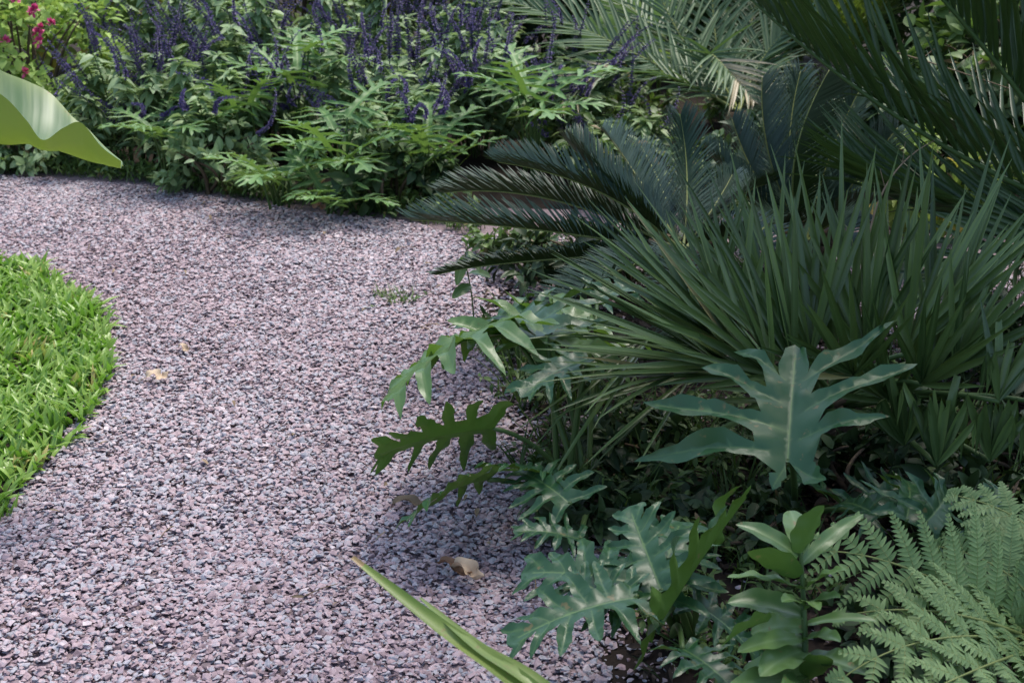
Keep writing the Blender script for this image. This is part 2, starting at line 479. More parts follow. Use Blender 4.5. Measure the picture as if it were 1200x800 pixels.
def pinnate(mb, pts, up, n, L, wid, tmpls, start=.12, a0=80, a1=25, lift=.3, prof=None, mat=0, rmat=1, rr=.006, vb=.5, vs=.35, jit=.06, tipyellow=False):
    """a feather frond: rachis tube and two rows of leaflets"""
    pts = resample(np.asarray(pts, float), 40)
    mb.tube(pts, np.linspace(rr, rr * .25, 40), rmat, .5, 5)
    tg = nz(np.gradient(pts, axis=0))
    nr = nz(up - (tg @ np.asarray(up, float))[:, None] * tg)
    sd = np.cross(tg, nr)
    u = np.linspace(start, .995, n)
    idx = u * 39
    I = lambda A: np.stack([np.interp(idx, np.arange(40), A[:, k]) for k in range(3)], 1)
    p, t, nn, s = I(pts), nz(I(tg)), nz(I(nr)), nz(I(sd))
    pr = prof(u) if prof else np.sin(np.pi * np.clip((u - start) / (1 - start) * .86 + .13, 0, 1)) ** .6
    ang = np.radians(a0 + (a1 - a0) * u)
    for sg in (-1, 1):
        an = ang + rng.normal(0, jit, n)
        lf = lift + rng.normal(0, jit, n)
        d = t * np.cos(an)[:, None] + (s * sg * np.cos(lf)[:, None] + nn * np.sin(lf)[:, None]) * np.sin(an)[:, None]
        ln = nn * np.cos(lf)[:, None] - s * sg * np.sin(lf)[:, None]
        ll = L * pr * rng.uniform(.9, 1.08, n)
        va = np.clip(vb + rng.normal(0, vs * .5, n), 0, .9)
        if tipyellow:
            va = np.where((u > .55) & (rng.uniform(size=n) < .42), .96, va)
        k = rng.integers(0, len(tmpls), n)
        for q in range(len(tmpls)):
            i = k == q
            mb.scatter(tmpls[q], p[i], d[i], ln[i], ll[i], wid * (.6 + .4 * pr[i]), va[i], mat)


def fan(mb, hub, tip, nrm, n, spread, wid, droop=.1, kink=0.0, vb=.5, cone=.25, mat=0):
    """a fan palm leaf: blades joined near the hub, free towards their tips"""
    hub = np.asarray(hub); tip = np.asarray(tip); ax = tip - hub; L = np.linalg.norm(ax); ax = ax / L
    sd = nz(np.cross(ax, nrm)); nn = np.cross(sd, ax)
    n = int(n * 1.12)
    for k in range(n):
        f = (k + .5) / n * 2 - 1 + random.uniform(-1.5, 1.5) / n
        a = f * R(spread) * .5
        d = ax * math.cos(a) + sd * math.sin(a) + nn * (cone * abs(f) + random.gauss(0, .16))
        d = d / np.linalg.norm(d)
        ll = L * (1 - .18 * f * f) * random.uniform(.78, 1.16)
        u = np.linspace(0, 1, 9)
        dr = droop * random.uniform(.1, 1.1)
        pts = hub + d * (u * ll)[:, None] + np.array((0, 0, -1.0)) * (dr * ll * u ** 2.4)[:, None]
        if kink and random.random() < .85:
            kp = random.uniform(.5, .68)
            i0 = int(kp * 8)
            for j in range(i0 + 1, 9):
                pts[j] = pts[i0] + (d * .12 + np.array((0, 0, -1.0)) * kink) * (u[j] - u[i0]) * ll
        w = wid * .40 * np.array((.25, .75, 1, 1, .95, .82, .62, .36, .04)) * random.uniform(.85, 1.1)
        mb.strip(pts, nn + sd * random.uniform(-.25, .25), w, random.uniform(.4, .95), mat, min(.97, max(0, random.gauss(vb, .3))) if random.random() > .015 else .99, random.uniform(-.3, .3))


def lobed(mb, base, tip, nrm, lobes_r, lobes_l, fold=.15, droop=.5, wave=.06, curve=.5, seed=0, var=.5, band=.10, endw=.12, cup=.35, lobe_droop=.3, bumps=.18):
    """a deeply lobed leaf; lobes are (root on midrib, tip x, tip y, half width), midrib length 1"""
    rs = np.random.default_rng(seed)
    base = np.asarray(base, float); tip = np.asarray(tip, float)
    Y = tip - base; S = np.linalg.norm(Y); Y = Y / S
    X = nz(np.cross(Y, nrm)); Z = np.cross(X, Y)
    axes = []

    def side(lobes, sg):
        out = []
        for (rt, tx, ty, w) in lobes:
            r = np.array((0, rt)); tp = np.array((tx * sg, ty)); d = tp - r; ln = np.linalg.norm(d); d = d / ln
            p = np.array((d[1], -d[0])) * sg      # towards the leaf base
            axes.append((r, d, ln, w, rs.uniform(-1, 1), rs.uniform(0, 6.28)))
            s0 = min(.45, band * 1.3 / ln)
            ss = np.linspace(s0, 1, 14)
            ph = rs.uniform(0, 6.28)
            hw = lambda s, ph: w * (.62 + .55 * s) * np.clip(1 - s ** 2.0, 0, 1) ** .8 * (1 + bumps * np.sin(9.5 * s + ph) + bumps * .9 * (((s * 4.3 + ph) % 1.0) - .5))
            for s in ss:
                out.append(r + d * s * ln + p * hw(s, ph))
            for s in ss[-2::-1]:
                out.append(r + d * s * ln - p * hw(s, ph + 1.7))
        return out

    pr = side(lobes_r, 1); pl = side(lobes_l, -1)
    axes.append((np.array((0, 0.)), np.array((0, 1.)), 1.0, endw, 0, 0))
    y0 = max(lobes_r[-1][0], lobes_l[-1][0]) + .04
    tipc = []
    for s in np.linspace(0, 1, 7):
        yy = lerp(y0, 1.0, s)
        tipc.append((endw * (.75 + .4 * s) * math.sqrt(max(0, 1 - s ** 3)) * (1 + .15 * math.sin(7 * s)), yy))
    poly = [np.array((0.012, -.01))] + pr + [np.array(q) for q in tipc] + [np.array((-q[0], q[1])) for q in tipc[-2::-1]] + pl[::-1] + [np.array((-.012, -.01))]
    poly = np.array(poly)
    lo, hi = poly.min(0), poly.max(0)
    st = .055
    gx, gy = np.meshgrid(np.arange(lo[0], hi[0], st), np.arange(lo[1], hi[1], st))
    gp = np.column_stack([gx.ravel(), gy.ravel()]) + rs.uniform(-.3, .3, (gx.size, 2)) * st
    gp = gp[inpoly(gp, poly) & (polydist(gp, poly) > .018)]
    mid = np.column_stack([np.zeros(26), np.linspace(.0, .97, 26)])
    vein = [r + d * ln * s for (r, d, ln, w, _, _) in axes[:-1] for s in np.linspace(.12, .9, 9)]
    off = [r + d * ln * s + np.array((d[1], -d[0])) * o for (r, d, ln, w, _, _) in axes[:-1] for s in np.linspace(.15, .85, 7) for o in (-.014, .014)]
    off += [np.array((o, y)) for y in np.linspace(.03, .93, 20) for o in (-.02, .02)]
    off = np.array(off); off = off[inpoly(off, poly) & (polydist(off, poly) > .01)]
    inner = np.vstack([mid, np.array(vein), off, gp])
    n0 = len(poly)
    ve_ = [(n0 + i, n0 + i + 1) for i in range(25)]
    for a_ in range(len(axes) - 1):
        ve_ += [(n0 + 26 + a_ * 9 + i, n0 + 26 + a_ * 9 + i + 1) for i in range(8)]
    vs, _, tr, *_ = delaunay_2d_cdt([Vector(q) for q in np.vstack([poly, inner])], [(i, (i + 1) % n0) for i in range(n0)] + ve_, [], 1, 1e-5)
    P = np.array([(v.x, v.y) for v in vs])
    best = np.full(len(P), 9.0); zz = np.zeros(len(P)); vv = np.zeros(len(P))
    for (r, d, ln, w, tw, ph) in axes:
        q = P - r; s = q @ d / ln; p = q[:, 0] * d[1] - q[:, 1] * d[0]
        dd = np.abs(p) + np.where(s < 0, -s * ln, 0) + np.where(s > 1, (s - 1) * ln, 0)
        lz = cup * np.abs(p) * (1 + .45 * np.sin(15 * s + ph)) + (tw * .7 * p * np.clip(s, 0, 1) if ln < .999 else 0) + wave * np.sin(ph + 4.2 * s) * np.clip(s, 0, 1.2) - lobe_droop * (1 + .5 * tw) * np.clip(s * ln, 0, 2) ** 2 * (0 if ln > .999 and w == endw else 1)
        wgt = dd < best
        zz = np.where(wgt, lz, zz); best = np.minimum(best, dd)
        vv = np.maximum(vv, np.clip(1 - np.abs(p) / (.016 if w == endw else .010), 0, 1) * (1 if w == endw else .8) * ((s > -.02) & (s < .92)))
    # soften the joints between lobes near the midrib
    zz *= np.clip(np.abs(P[:, 0]) / (band * 1.4), 0, 1)
    zz += fold * np.abs(P[:, 0])
    k = max(curve, 1e-3)
    yb = np.sin(k * P[:, 1]) / k; zb = zz - (1 - np.cos(k * P[:, 1])) / k * np.sign(1)
    V = base + S * (X * P[:, :1] + Y * yb[:, None] + Z * zb[:, None])
    T = []
    for t in tr:
        a, b, c = P[t[0]], P[t[1]], P[t[2]]
        T.append(t if (b[0] - a[0]) * (c[1] - a[1]) - (b[1] - a[1]) * (c[0] - a[0]) > 0 else t[::-1])
    mb.add(V, T, None, var, vv)


def rand_lobes(n, L0, w, seed, slim=1.0):
    rs = np.random.default_rng(seed); out = []
    for i in range(n):
        f = i / (n - 1)
        rt = .05 + .74 * f
        an = R(lerp(112, 36, f ** .9) + rs.uniform(-5, 5)); l = L0 * lerp(1.0, .5, f) * rs.uniform(.88, 1.1) * (.72 if i == 0 else 1)
        out.append((rt, math.sin(an) * l, rt + math.cos(an) * l, w * rs.uniform(.85, 1.1)))
    return out


def lobed_plant(name, label, base, leaves, mkey, group, pet_r=.006, lobesn=6, L0=.55, lw=.05, cat='plant', **kw):
    """leaves: (leaf base, tip, normal, extra dict)"""
    root = thing(name, label, cat, base, group)
    base = np.asarray(base)
    for i, (b, t, nrm, ex) in enumerate(leaves):
        b = np.asarray(b, float); t = np.asarray(t, float)
        sd = hash((round(float(b[0]), 4), round(float(b[1]), 4), i)) % 99991
        k = dict(seed=sd, var=random.uniform(.15, .85)); k.update(kw)
        ex = dict(ex)
        l0 = ex.pop('L0', L0); mk_ = ex.pop('mk', mkey)
        lr = ex.pop('lr', None) or rand_lobes(lobesn, l0, lw, sd)
        ll = ex.pop('ll', None) or rand_lobes(lobesn, l0, lw, sd + 1)
        k.update(ex)
        mb = MB(); lobed(mb, b, t, np.asarray(nrm, float), lr, ll, **k)
        lf = mb.build('leaf', M[mk_], root)
        ground = base + np.array((random.uniform(-.04, .04), random.uniform(-.04, .04), 0))
        h = max(b[2] - base[2], .03)
        midp = lerp(ground, b, .5) + np.array((0, 0, .16 * h))
        mb = MB(); mb.tube(bez(ground, midp, b, 10), np.linspace(pet_r, pet_r * .6, 10), 0, .5, 6)
        mb.build('petiole', M['stem'], lf)
    return root


def rosette(n, c, size, r0=.1, h0=.12, az0=0, az1=360, seed=0, up=(.35, 1.0)):
    """leaves of a low lobed plant, spreading from its centre"""
    rs = np.random.default_rng(seed); out = []; c = np.asarray(c)
    for i in range(n):
        a = R(az0 + (az1 - az0) * (i + rs.uniform(-.3, .3)) / n)
        el = rs.uniform(*up)
        d = np.array((math.cos(a), math.sin(a), 0))
        b = c + d * r0 * rs.uniform(.7, 1.3) + np.array((0, 0, h0 * rs.uniform(.6, 1.5)))
        s = size * rs.uniform(.8, 1.15)
        t = b + (d * math.cos(el * .7) + np.array((0, 0, math.sin(el * .7)))) * s
        nr = np.array((0, 0, 1.0)) * math.cos(el * .7) - d * math.sin(el * .7) + rs.normal(0, .12, 3)
        out.append((b, t, nr, {}))
    return out


# ------------------------------------------------------------------ the near bed: cycads
UPH = np.array((0, 0, 1.0))


def cycad(name, label, base, crown, fronds, group, L=.125, n=112):
    root = thing(name, label, 'cycad', base, group)
    mb = MB(); c = np.asarray(crown); b = np.asarray(base)
    mb.tube([b - (0, 0, .02), lerp(b, c, .35), lerp(b, c, .7), c + (0, 0, .0)], (.075, .09, .085, .05), 0, .4, 10)
    for k in range(70):   # old leaf bases
        a = k * 2.4; f = (k + 1) / 72
        d = np.array((math.cos(a), math.sin(a), .5))
        q = lerp(b, c, f) + d * (.07 * (1, .9)[k % 2]); mb.tube([q, q + d * .035], (.016, .008), 0, random.random(), 5)
    mb.build('trunk', M['bark'], root)
    for (tip, mid, up, ln) in fronds:
        pts = bez(c, mid, tip, 30)
        mb = MB()
        pinnate(mb, pts, np.asarray(up, float), n, L * ln, .0056, NEEDLE, .14, 66, 34, .85, rr=.005, jit=.03,
                prof=lambda u: np.clip((u - .1) / .14, .15, 1) ** .7 * np.clip((1.04 - u) / .22, .3, 1) ** .6)
        mb.build('frond', [M['cycad'], M['rachis']], root)
    return root


c1 = W(800, 296, 4.1)
fr = [(W(583, 190, 4.0), W(705, 226, 4.02), (.1, -.15, 1), 1.0),
      (W(520, 226, 4.05), W(655, 236, 4.1), (0, .1, 1), 1.0),
      (W(482, 258, 3.82), W(635, 270, 3.92), (.0, -.1, 1), 1.0),
      (W(512, 322, 3.75), W(620, 306, 3.85), (0, .25, 1), .6),
      (W(664, 166, 4.1), W(722, 226, 4.08), (.5, -.2, 1), 1.0),
      (W(705, 150, 4.5), W(745, 205, 4.3), (.4, -.6, 1), .9),
      (W(797, 136, 4.35), W(805, 210, 4.3), (.1, -1, .4), 1.0),
      (W(858, 205, 4.4), W(838, 240, 4.3), (-.3, -1, .5), .8),
      (W(640, 372, 3.5), W(715, 322, 3.75), (0, 0, 1), .9),
      (W(790, 420, 3.5), W(790, 325, 3.75), (0, 0, 1), .9),
      (W(930, 340, 3.8), W(880, 280, 3.95), (0, 0, 1), .9),
      (W(905, 215, 4.7), W(860, 235, 4.4), (-.3, 0, 1), .9),
      (W(750, 170, 4.75), W(775, 220, 4.45), (0, -.5, 1), .9)]
cycad('cycad', 'low sago palm with fronds arching left over the gravel path edge', np.array((c1[0], c1[1], 0)), c1, fr, 'sago palms in the bed')
c2 = W(945, 285, 4.75)
fr = [(W(893, 92, 4.75), W(903, 190, 4.72), (.5, -1, .2), 1.15),
      (W(938, 84, 4.95), W(925, 190, 4.85), (-.2, -1, .3), 1.1),
      (W(972, 82, 4.5), W(930, 195, 4.55), (1, .7, .3), 1.2),
      (W(1012, 98, 4.85), W(972, 185, 4.8), (-.6, -1, .3), 1.25),
      (W(1052, 150, 4.8), W(1000, 215, 4.75), (-.5, -1, .4), 1.1),
      (W(828, 176, 4.6), W(882, 236, 4.65), (.6, -.4, 1), 1.0),
      (W(858, 140, 4.9), W(890, 215, 4.85), (.5, -1, .3), 1.0),
      (W(1075, 240, 4.5), W(1015, 240, 4.6), (0, 0, 1), 1.0),
      (W(1000, 300, 4.15), W(985, 262, 4.4), (0, 0, 1), 1.0),
      (W(880, 300, 4.2), W(905, 262, 4.45), (0, 0, 1), 1.0),
      (W(960, 170, 5.25), W(955, 215, 5.0), (0, 0, 1), 1.0)]
cycad('cycad', 'upright sago palm with blue grey fronds standing behind the fan palm', np.array((c2[0], c2[1], 0)), c2, fr, 'sago palms in the bed', .12)

# fan palm -------------------------------------------------------------------------
fp = G(965, 525)
root = thing('fan_palm', 'clumping fan palm with stiff dark green sword-like blades in the bed', 'palm', fp)
mb = MB(); mb.tube([fp - (0, 0, .02), fp + (0, .02, .06), fp + (.0, .04, .14)], (.06, .07, .045), 0, .4, 9)
for k in range(40):
    a = k * 2.4; d = np.array((math.cos(a), math.sin(a), .8)); q = fp + np.array((0, .02, .003 * k)) + d * .04
    mb.tube([q, q + d * .05], (.01, .004), 0, random.random(), 4)
mb.build('trunk', M['bark'], root)
CAMN = nz(CAM - fp)
FANS = [((862, 412, 3.30), (728, 262, 3.25), .55, 15, 105, .023, .04, 0, .5),
        ((950, 418, 3.42), (905, 205, 3.40), .5, 13, 75, .026, .02, 0, .45),
        ((1015, 420, 3.45), (1010, 205, 3.42), .5, 13, 70, .027, .02, 0, .4),
        ((1062, 415, 3.40), (1150, 215, 3.35), .45, 15, 70, .024, .03, 0, .55),
        ((870, 432, 3.15), (640, 362, 3.0), .3, 13, 62, .020, .05, 0, .5),
        ((760, 398, 3.2), (610, 500, 3.02), .4, 8, 60, .013, .12, 0, .75),
        ((810, 440, 3.2), (660, 540, 3.02), .4, 5, 46, .013, .12, 0, .7),
        ((1098, 545, 3.0), (1112, 395, 2.96), .8, 9, 62, .023, 0, 1.0, .4),
        ((1160, 540, 3.05), (1185, 405, 3.0), .8, 8, 62, .023, 0, 1.0, .4),
        ((1120, 430, 3.3), (1225, 300, 3.2), .35, 13, 74, .024, .04, 0, .5),
        ((905, 398, 3.75), (850, 215, 3.85), .5, 13, 80, .024, .03, 0, .5),
        ((1030, 395, 3.75), (1075, 235, 3.9), .5, 12, 75, .024, .03, 0, .6),
        ((1000, 440, 3.1), (965, 330, 2.9), .75, 11, 110, .024, .05, 0, .3),
        ((905, 440, 3.15), (790, 350, 2.95), .7, 12, 90, .022, .05, 0, .4),
        ((1080, 450, 3.1), (1130, 340, 2.95), .7, 10, 90, .022, .05, 0, .35),
        ((1210, 470, 3.1), (1290, 380, 3.0), .4, 12, 90, .022, .1, 0, .5),
        ((880, 420, 3.2), (690, 300, 3.1), .4, 11, 70, .022, .03, 0, .5),
        ((850, 432, 3.1), (615, 395, 2.95), .35, 9, 55, .019, .08, 0, .55),
        ((790, 440, 3.1), (655, 470, 2.95), .35, 7, 60, .016, .12, 0, .6),
        ((930, 430, 3.25), (800, 240, 3.2), .5, 11, 60, .022, .03, 0, .3),
        ((1170, 470, 2.95), (1200, 350, 2.95), .8, 9, 70, .023, 0, 1.0, .3),
        ((1060, 520, 3.1), (1055, 400, 3.05), .8, 10, 90, .022, 0, .5, .2),
        ((930, 470, 3.2), (800, 440, 3.0), .5, 11, 90, .021, .08, 0, .3),
        ((1045, 470, 3.25), (1030, 330, 3.1), .7, 12, 120, .022, .05, 0, .2),
        ((985, 425, 3.5), (960, 190, 3.5), .5, 9, 60, .022, .02, 0, .6),
        ((1095, 420, 3.5), (1180, 190, 3.5), .4, 11, 60, .022, .02, 0, .65),
        ((830, 405, 3.45), (775, 230, 3.5), .5, 10, 70, .021, .03, 0, .6)]
for (hp, tp, cn, n, sp, wd, dr, kk, vb) in FANS:
    hub, tip = W(*hp), W(*tp)
    tip = hub + (tip - hub) * 1.08
    mb = MB()
    fan(mb, hub, tip, UPH * (1 - cn) + CAMN * cn, n, sp, wd, dr, kk, vb)
    lf = mb.build('fan_leaf', M['palmetto'], root)
    st = fp + np.array((random.uniform(-.04, .04), random.uniform(0, .06), .09))
    mb = MB(); mb.tube(bez(st, lerp(st, hub, .5) + UPH * .03, hub, 10), np.linspace(.008, .006, 10), 0, .4, 6)
    mb.build('petiole', M['stem'], lf)

# dark feather palm rising outside the right edge ------------------------------------
db = np.array((1.72, 3.95, 0)); dc = db + np.array((0, 0, .36))
root = thing('feather_palm', 'dark date palm leaning its long fronds in from the right', 'palm', db)
mb = MB(); mb.tube([db - (0, 0, .03), db + (0, 0, .12), dc], (.13, .15, .08), 0, .35, 12)
for k in range(60):
    a = k * 2.4; d = np.array((math.cos(a), math.sin(a), .9)); q = db + np.array((0, 0, .006 * k)) + d * .1
    mb.tube([q, q + d * .07], (.03, .012), 0, random.random(), 5)
mb.build('trunk', M['bark'], root)
DP = [(W(800, -85, 4.1), W(1030, 122, 4.05), (.62, -.3, .75), .46, 40, 1.15),
      (W(960, -150, 3.8), W(1158, 62, 3.95), (.7, -.25, .65), .46, 40, 1.15),
      (W(1000, 205, 4.35), W(1140, 262, 4.2), (.1, -.3, 1), .46, 40, 1.1),
      (W(1035, 120, 4.7), W(1160, 175, 4.5), (.1, -.3, 1), .42, 36, 1.0),
      (W(1150, -260, 4.0), W(1225, 0, 4.05), (.7, -.5, .2), .44, 34, .8),
      (W(1120, 340, 3.8), W(1195, 300, 3.95), (0, -.3, 1), .36, 34, .9),
      (db + np.array((1.0, .3, .7)), db + np.array((.45, .1, .75)), (0, 0, 1), .42, 30, .5),
      (db + np.array((.7, 1.0, .8)), db + np.array((.3, .45, .8)), (0, 0, 1), .42, 30, .5),
      (db + np.array((.9, -.7, .6)), db + np.array((.4, -.3, .7)), (0, 0, 1), .42, 30, .5),
      (db + np.array((.2, .3, 1.5)), db + np.array((.05, .1, .9)), (1, 0, 0), .42, 30, .5)]
for (tip, mid, up, L, n, lift) in DP:
    mb = MB()
    pinnate(mb, bez(dc, mid, tip, 30), np.asarray(up, float), int(n * .95), L * 1.1, .017, PALMLET, .10, 46, 20, lift, rr=.011, jit=.07, vb=.45)
    mb.build('frond', [M['darkpalm'], M['stem']], root)

# young palms at the back of the far bed ----------------------------------------------
pb = np.array((1.0, 6.15, 0)); pc = pb + np.array((0, 0, .22))
root = thing('young_palm', 'young date palm with grey green fronds and cream drooping tips behind the sago palms', 'palm', pb)
mb = MB(); mb.tube([pb - (0, 0, .03), pb + (0, 0, .1), pc], (.09, .1, .05), 0, .35, 10); mb.build('trunk', M['bark'], root)
for (tip, mid, up, L, n, ty) in [
        (W(578, -4, 6.3), W(705, 44, 6.3), (.0, -.55, 1), .36, 40, False),
        (W(882, 118, 6.0), W(832, 64, 6.25), (0, -.4, 1), .26, 34, True),
        (W(655, 128, 6.0), W(738, 82, 6.2), (0, -.2, 1), .30, 34, True),
        (W(745, -90, 6.5), W(790, 30, 6.5), (.3, -1, .3), .34, 36, False),
        (W(838, -80, 6.6), W(838, 40, 6.5), (-.1, -1, .3), .34, 36, False),
        (W(950, 20, 6.3), W(900, 60, 6.4), (-.2, -.6, 1), .30, 34, False),
        (W(900, -60, 7.0), W(880, 30, 6.7), (-.2, -.6, 1), .30, 34, False),
        (W(640, -70, 6.9), W(740, 10, 6.7), (.2, -.6, 1), .34, 34, False)]:
    mb = MB()
    pinnate(mb, bez(pc, mid, tip, 30), np.asarray(up, float), n, L, .017, PALMLET, .12, 64, 24, .3, rr=.008, jit=.09, tipyellow=ty)
    mb.build('frond', [M['datepalm'], M['rachis']], root)
yb = np.array((1.62, 7.0, 0)); yc = yb + np.array((0, 0, .25))
root = thing('young_palm', 'olive yellow young palm at the back behind the upright sago palm', 'palm', yb)
mb = MB(); mb.tube([yb - (0, 0, .03), yb + (0, 0, .1), yc], (.08, .09, .05), 0, .35, 10); mb.build('trunk', M['bark'], root)
for k in range(11):
    a = k * 2.4 + .4; d = np.array((math.cos(a), math.sin(a), 0)); e = .55 + .5 * (k % 3) / 2
    tip = yc + d * .75 * (1.2 - e * .5) + UPH * (.85 * e); mid = yc + d * .32 + UPH * (.6 * e)
    mb = MB(); pinnate(mb, bez(yc, mid, tip, 30), UPH - d * .4, 34, .34, .016, PALMLET, .12, 62, 22, .3, rr=.008, jit=.1)
    mb.build('frond', [M['yellowpalm'], M['rachis']], root)


# ------------------------------------------------------------------ lobed philodendrons beside the path
PH = dict(fold=.14, wave=.045, curve=.5, cup=.55)
big_r = [(-.01, .24, -.20, .08), (.13, .60, .30, .068), (.31, .76, .78, .098), (.56, .62, 1.14, .09)]
big_l = [(-.01, .08, -.22, .06), (.05, .96, .02, .092), (.21, .94, .44, .10), (.41, .58, .68, .088), (.60, .40, .92, .08)]
pbB = G(930, 612)
lobed_plant('philodendron', 'philodendron with one broad blue green lobed leaf held in front of the fan palm', pbB,
            [(W(923, 540, 2.74), W(932, 388, 2.93), (-.2, -.42, .88), dict(lr=big_r, ll=big_l, var=.75, fold=.30, curve=.25, cup=.6, wave=.07, endw=.10, lobe_droop=.22, band=.15, bumps=.34)),
             (W(1010, 600, 2.95), W(1075, 548, 3.05), (.1, -.6, .8), dict(var=.1)),
             (W(930, 560, 3.05), W(1020, 590, 3.1), (.1, .1, 1), dict(var=.2)),
             ], 'philo', 'philodendrons along the path', .009, 5, .6, .06)
pA = G(672, 600)
lobed_plant('philodendron', 'philodendron leaning dark and pale lobed leaves over the gravel beside the sago palm', pA,
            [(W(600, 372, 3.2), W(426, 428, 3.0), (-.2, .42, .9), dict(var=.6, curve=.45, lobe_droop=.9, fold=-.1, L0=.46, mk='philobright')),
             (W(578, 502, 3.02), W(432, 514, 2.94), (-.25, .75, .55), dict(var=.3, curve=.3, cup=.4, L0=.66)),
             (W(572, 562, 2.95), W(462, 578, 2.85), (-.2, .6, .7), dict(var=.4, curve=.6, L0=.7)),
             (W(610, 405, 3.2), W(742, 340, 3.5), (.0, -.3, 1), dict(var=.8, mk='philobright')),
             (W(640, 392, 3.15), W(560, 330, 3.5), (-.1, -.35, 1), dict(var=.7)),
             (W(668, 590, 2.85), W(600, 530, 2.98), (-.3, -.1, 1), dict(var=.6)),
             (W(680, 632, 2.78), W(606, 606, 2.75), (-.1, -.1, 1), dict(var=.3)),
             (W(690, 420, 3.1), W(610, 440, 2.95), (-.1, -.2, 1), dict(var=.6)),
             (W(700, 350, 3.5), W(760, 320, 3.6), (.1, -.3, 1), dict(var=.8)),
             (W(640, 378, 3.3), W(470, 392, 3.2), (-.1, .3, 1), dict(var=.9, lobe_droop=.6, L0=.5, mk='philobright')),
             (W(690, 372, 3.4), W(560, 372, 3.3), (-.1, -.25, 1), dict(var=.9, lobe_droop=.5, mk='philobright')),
             (W(650, 560, 2.95), W(560, 525, 2.95), (-.3, .3, .8), dict(var=.4, L0=.6))],
            'philo', 'philodendrons along the path', .008, 6, .6, .078, **PH)
pC = G(790, 742)
lobed_plant('philodendron', 'philodendron with crowded blue grey lobed leaves left of the sapling', pC,
            [(W(768, 690, 2.42), W(606, 642, 2.48), (-.15, -.25, 1), dict(var=.75, curve=.5)),
             (W(775, 692, 2.40), W(735, 588, 2.55), (-.1, -.85, .5), dict(var=.9, curve=.12, L0=.6)),
             (W(775, 730, 2.32), W(866, 578, 2.5), (-.38, .8, .5), dict(var=.6, curve=.1, cup=.4, fold=.25, L0=.55)),
             (W(745, 700, 2.36), W(588, 722, 2.30), (-.1, -.1, 1), dict(var=.8, curve=.5)),
             (W(770, 700, 2.42), W(800, 580, 2.6), (-.2, -.8, .6), dict(var=.8)),
             (W(735, 715, 2.36), W(655, 655, 2.45), (-.2, -.3, 1), dict(var=.7)),
             (W(800, 760, 2.28), W(880, 800, 2.15), (.2, -.1, 1), dict(var=.05)),
             (W(812, 705, 2.45), W(905, 760, 2.42), (.2, -.2, 1), dict(var=.05))],
            'philo', 'philodendrons along the path', .008, 6, .56, .08, **PH)
pD = G(1075, 640)
lobed_plant('philodendron', 'philodendron with dark blue lobed leaves in deep shade behind the fern', pD,
            [(W(1062, 610, 2.75), W(1078, 540, 2.92), (.0, -.8, .5), dict(var=.6)),
             (W(1085, 612, 2.75), W(1135, 560, 2.9), (.3, -.7, .6), dict(var=.5)),
             (W(1030, 605, 2.8), W(975, 570, 2.95), (-.2, -.5, .8), dict(var=.2)),
             (W(1150, 640, 2.7), W(1190, 560, 2.8), (.3, -.7, .6), dict(var=.2))],
            'philo', 'philodendrons along the path', .007, 5, .55, .07, **PH)

# far bed philodendrons ------------------------------------------------------------------
FAR = [((195, 168), 5.75, .13, .26, 8, 'finger-lobed philodendron under the banana leaf tip at the far border'),
       ((325, 222), 5.45, .08, .26, 8, 'low finger-lobed philodendron on the gravel edge, leftmost of the edge pair'),
       ((398, 190), 5.5, .2, .30, 9, 'tall bright finger-lobed philodendron in the middle of the far border'),
       ((392, 236), 5.35, .06, .24, 7, 'small finger-lobed philodendron tucked under the tall bright one at the gravel edge'),
       ((350, 108), 6.0, .22, .30, 8, 'finger-lobed philodendron rising among violet spikes above the tall bright one'),
       ((502, 205), 5.55, .15, .30, 9, 'dark finger-lobed philodendron nearest the sago palm frond tips'),
       ((622, 138), 5.75, .16, .34, 9, 'finger-lobed philodendron with upright leaves below the grey green palm frond'),
       ((285, 150), 5.85, .14, .24, 7, 'half hidden finger-lobed philodendron left of the tall bright one')]
for i, ((px, py), t, h, sz, n, lab) in enumerate(FAR):
    c = W(px, py, t); b = np.array((c[0], c[1] + .05, 0))
    c = np.array((c[0], c[1], max(c[2] - h * .6, .04)))
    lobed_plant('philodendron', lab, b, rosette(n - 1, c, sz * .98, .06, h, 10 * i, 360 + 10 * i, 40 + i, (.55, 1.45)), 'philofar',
                'finger-lobed philodendrons in the far border', .006, 6, .60, .042, fold=.15, wave=.03, curve=.7, bumps=.12, cup=.6, band=.045, endw=.06)


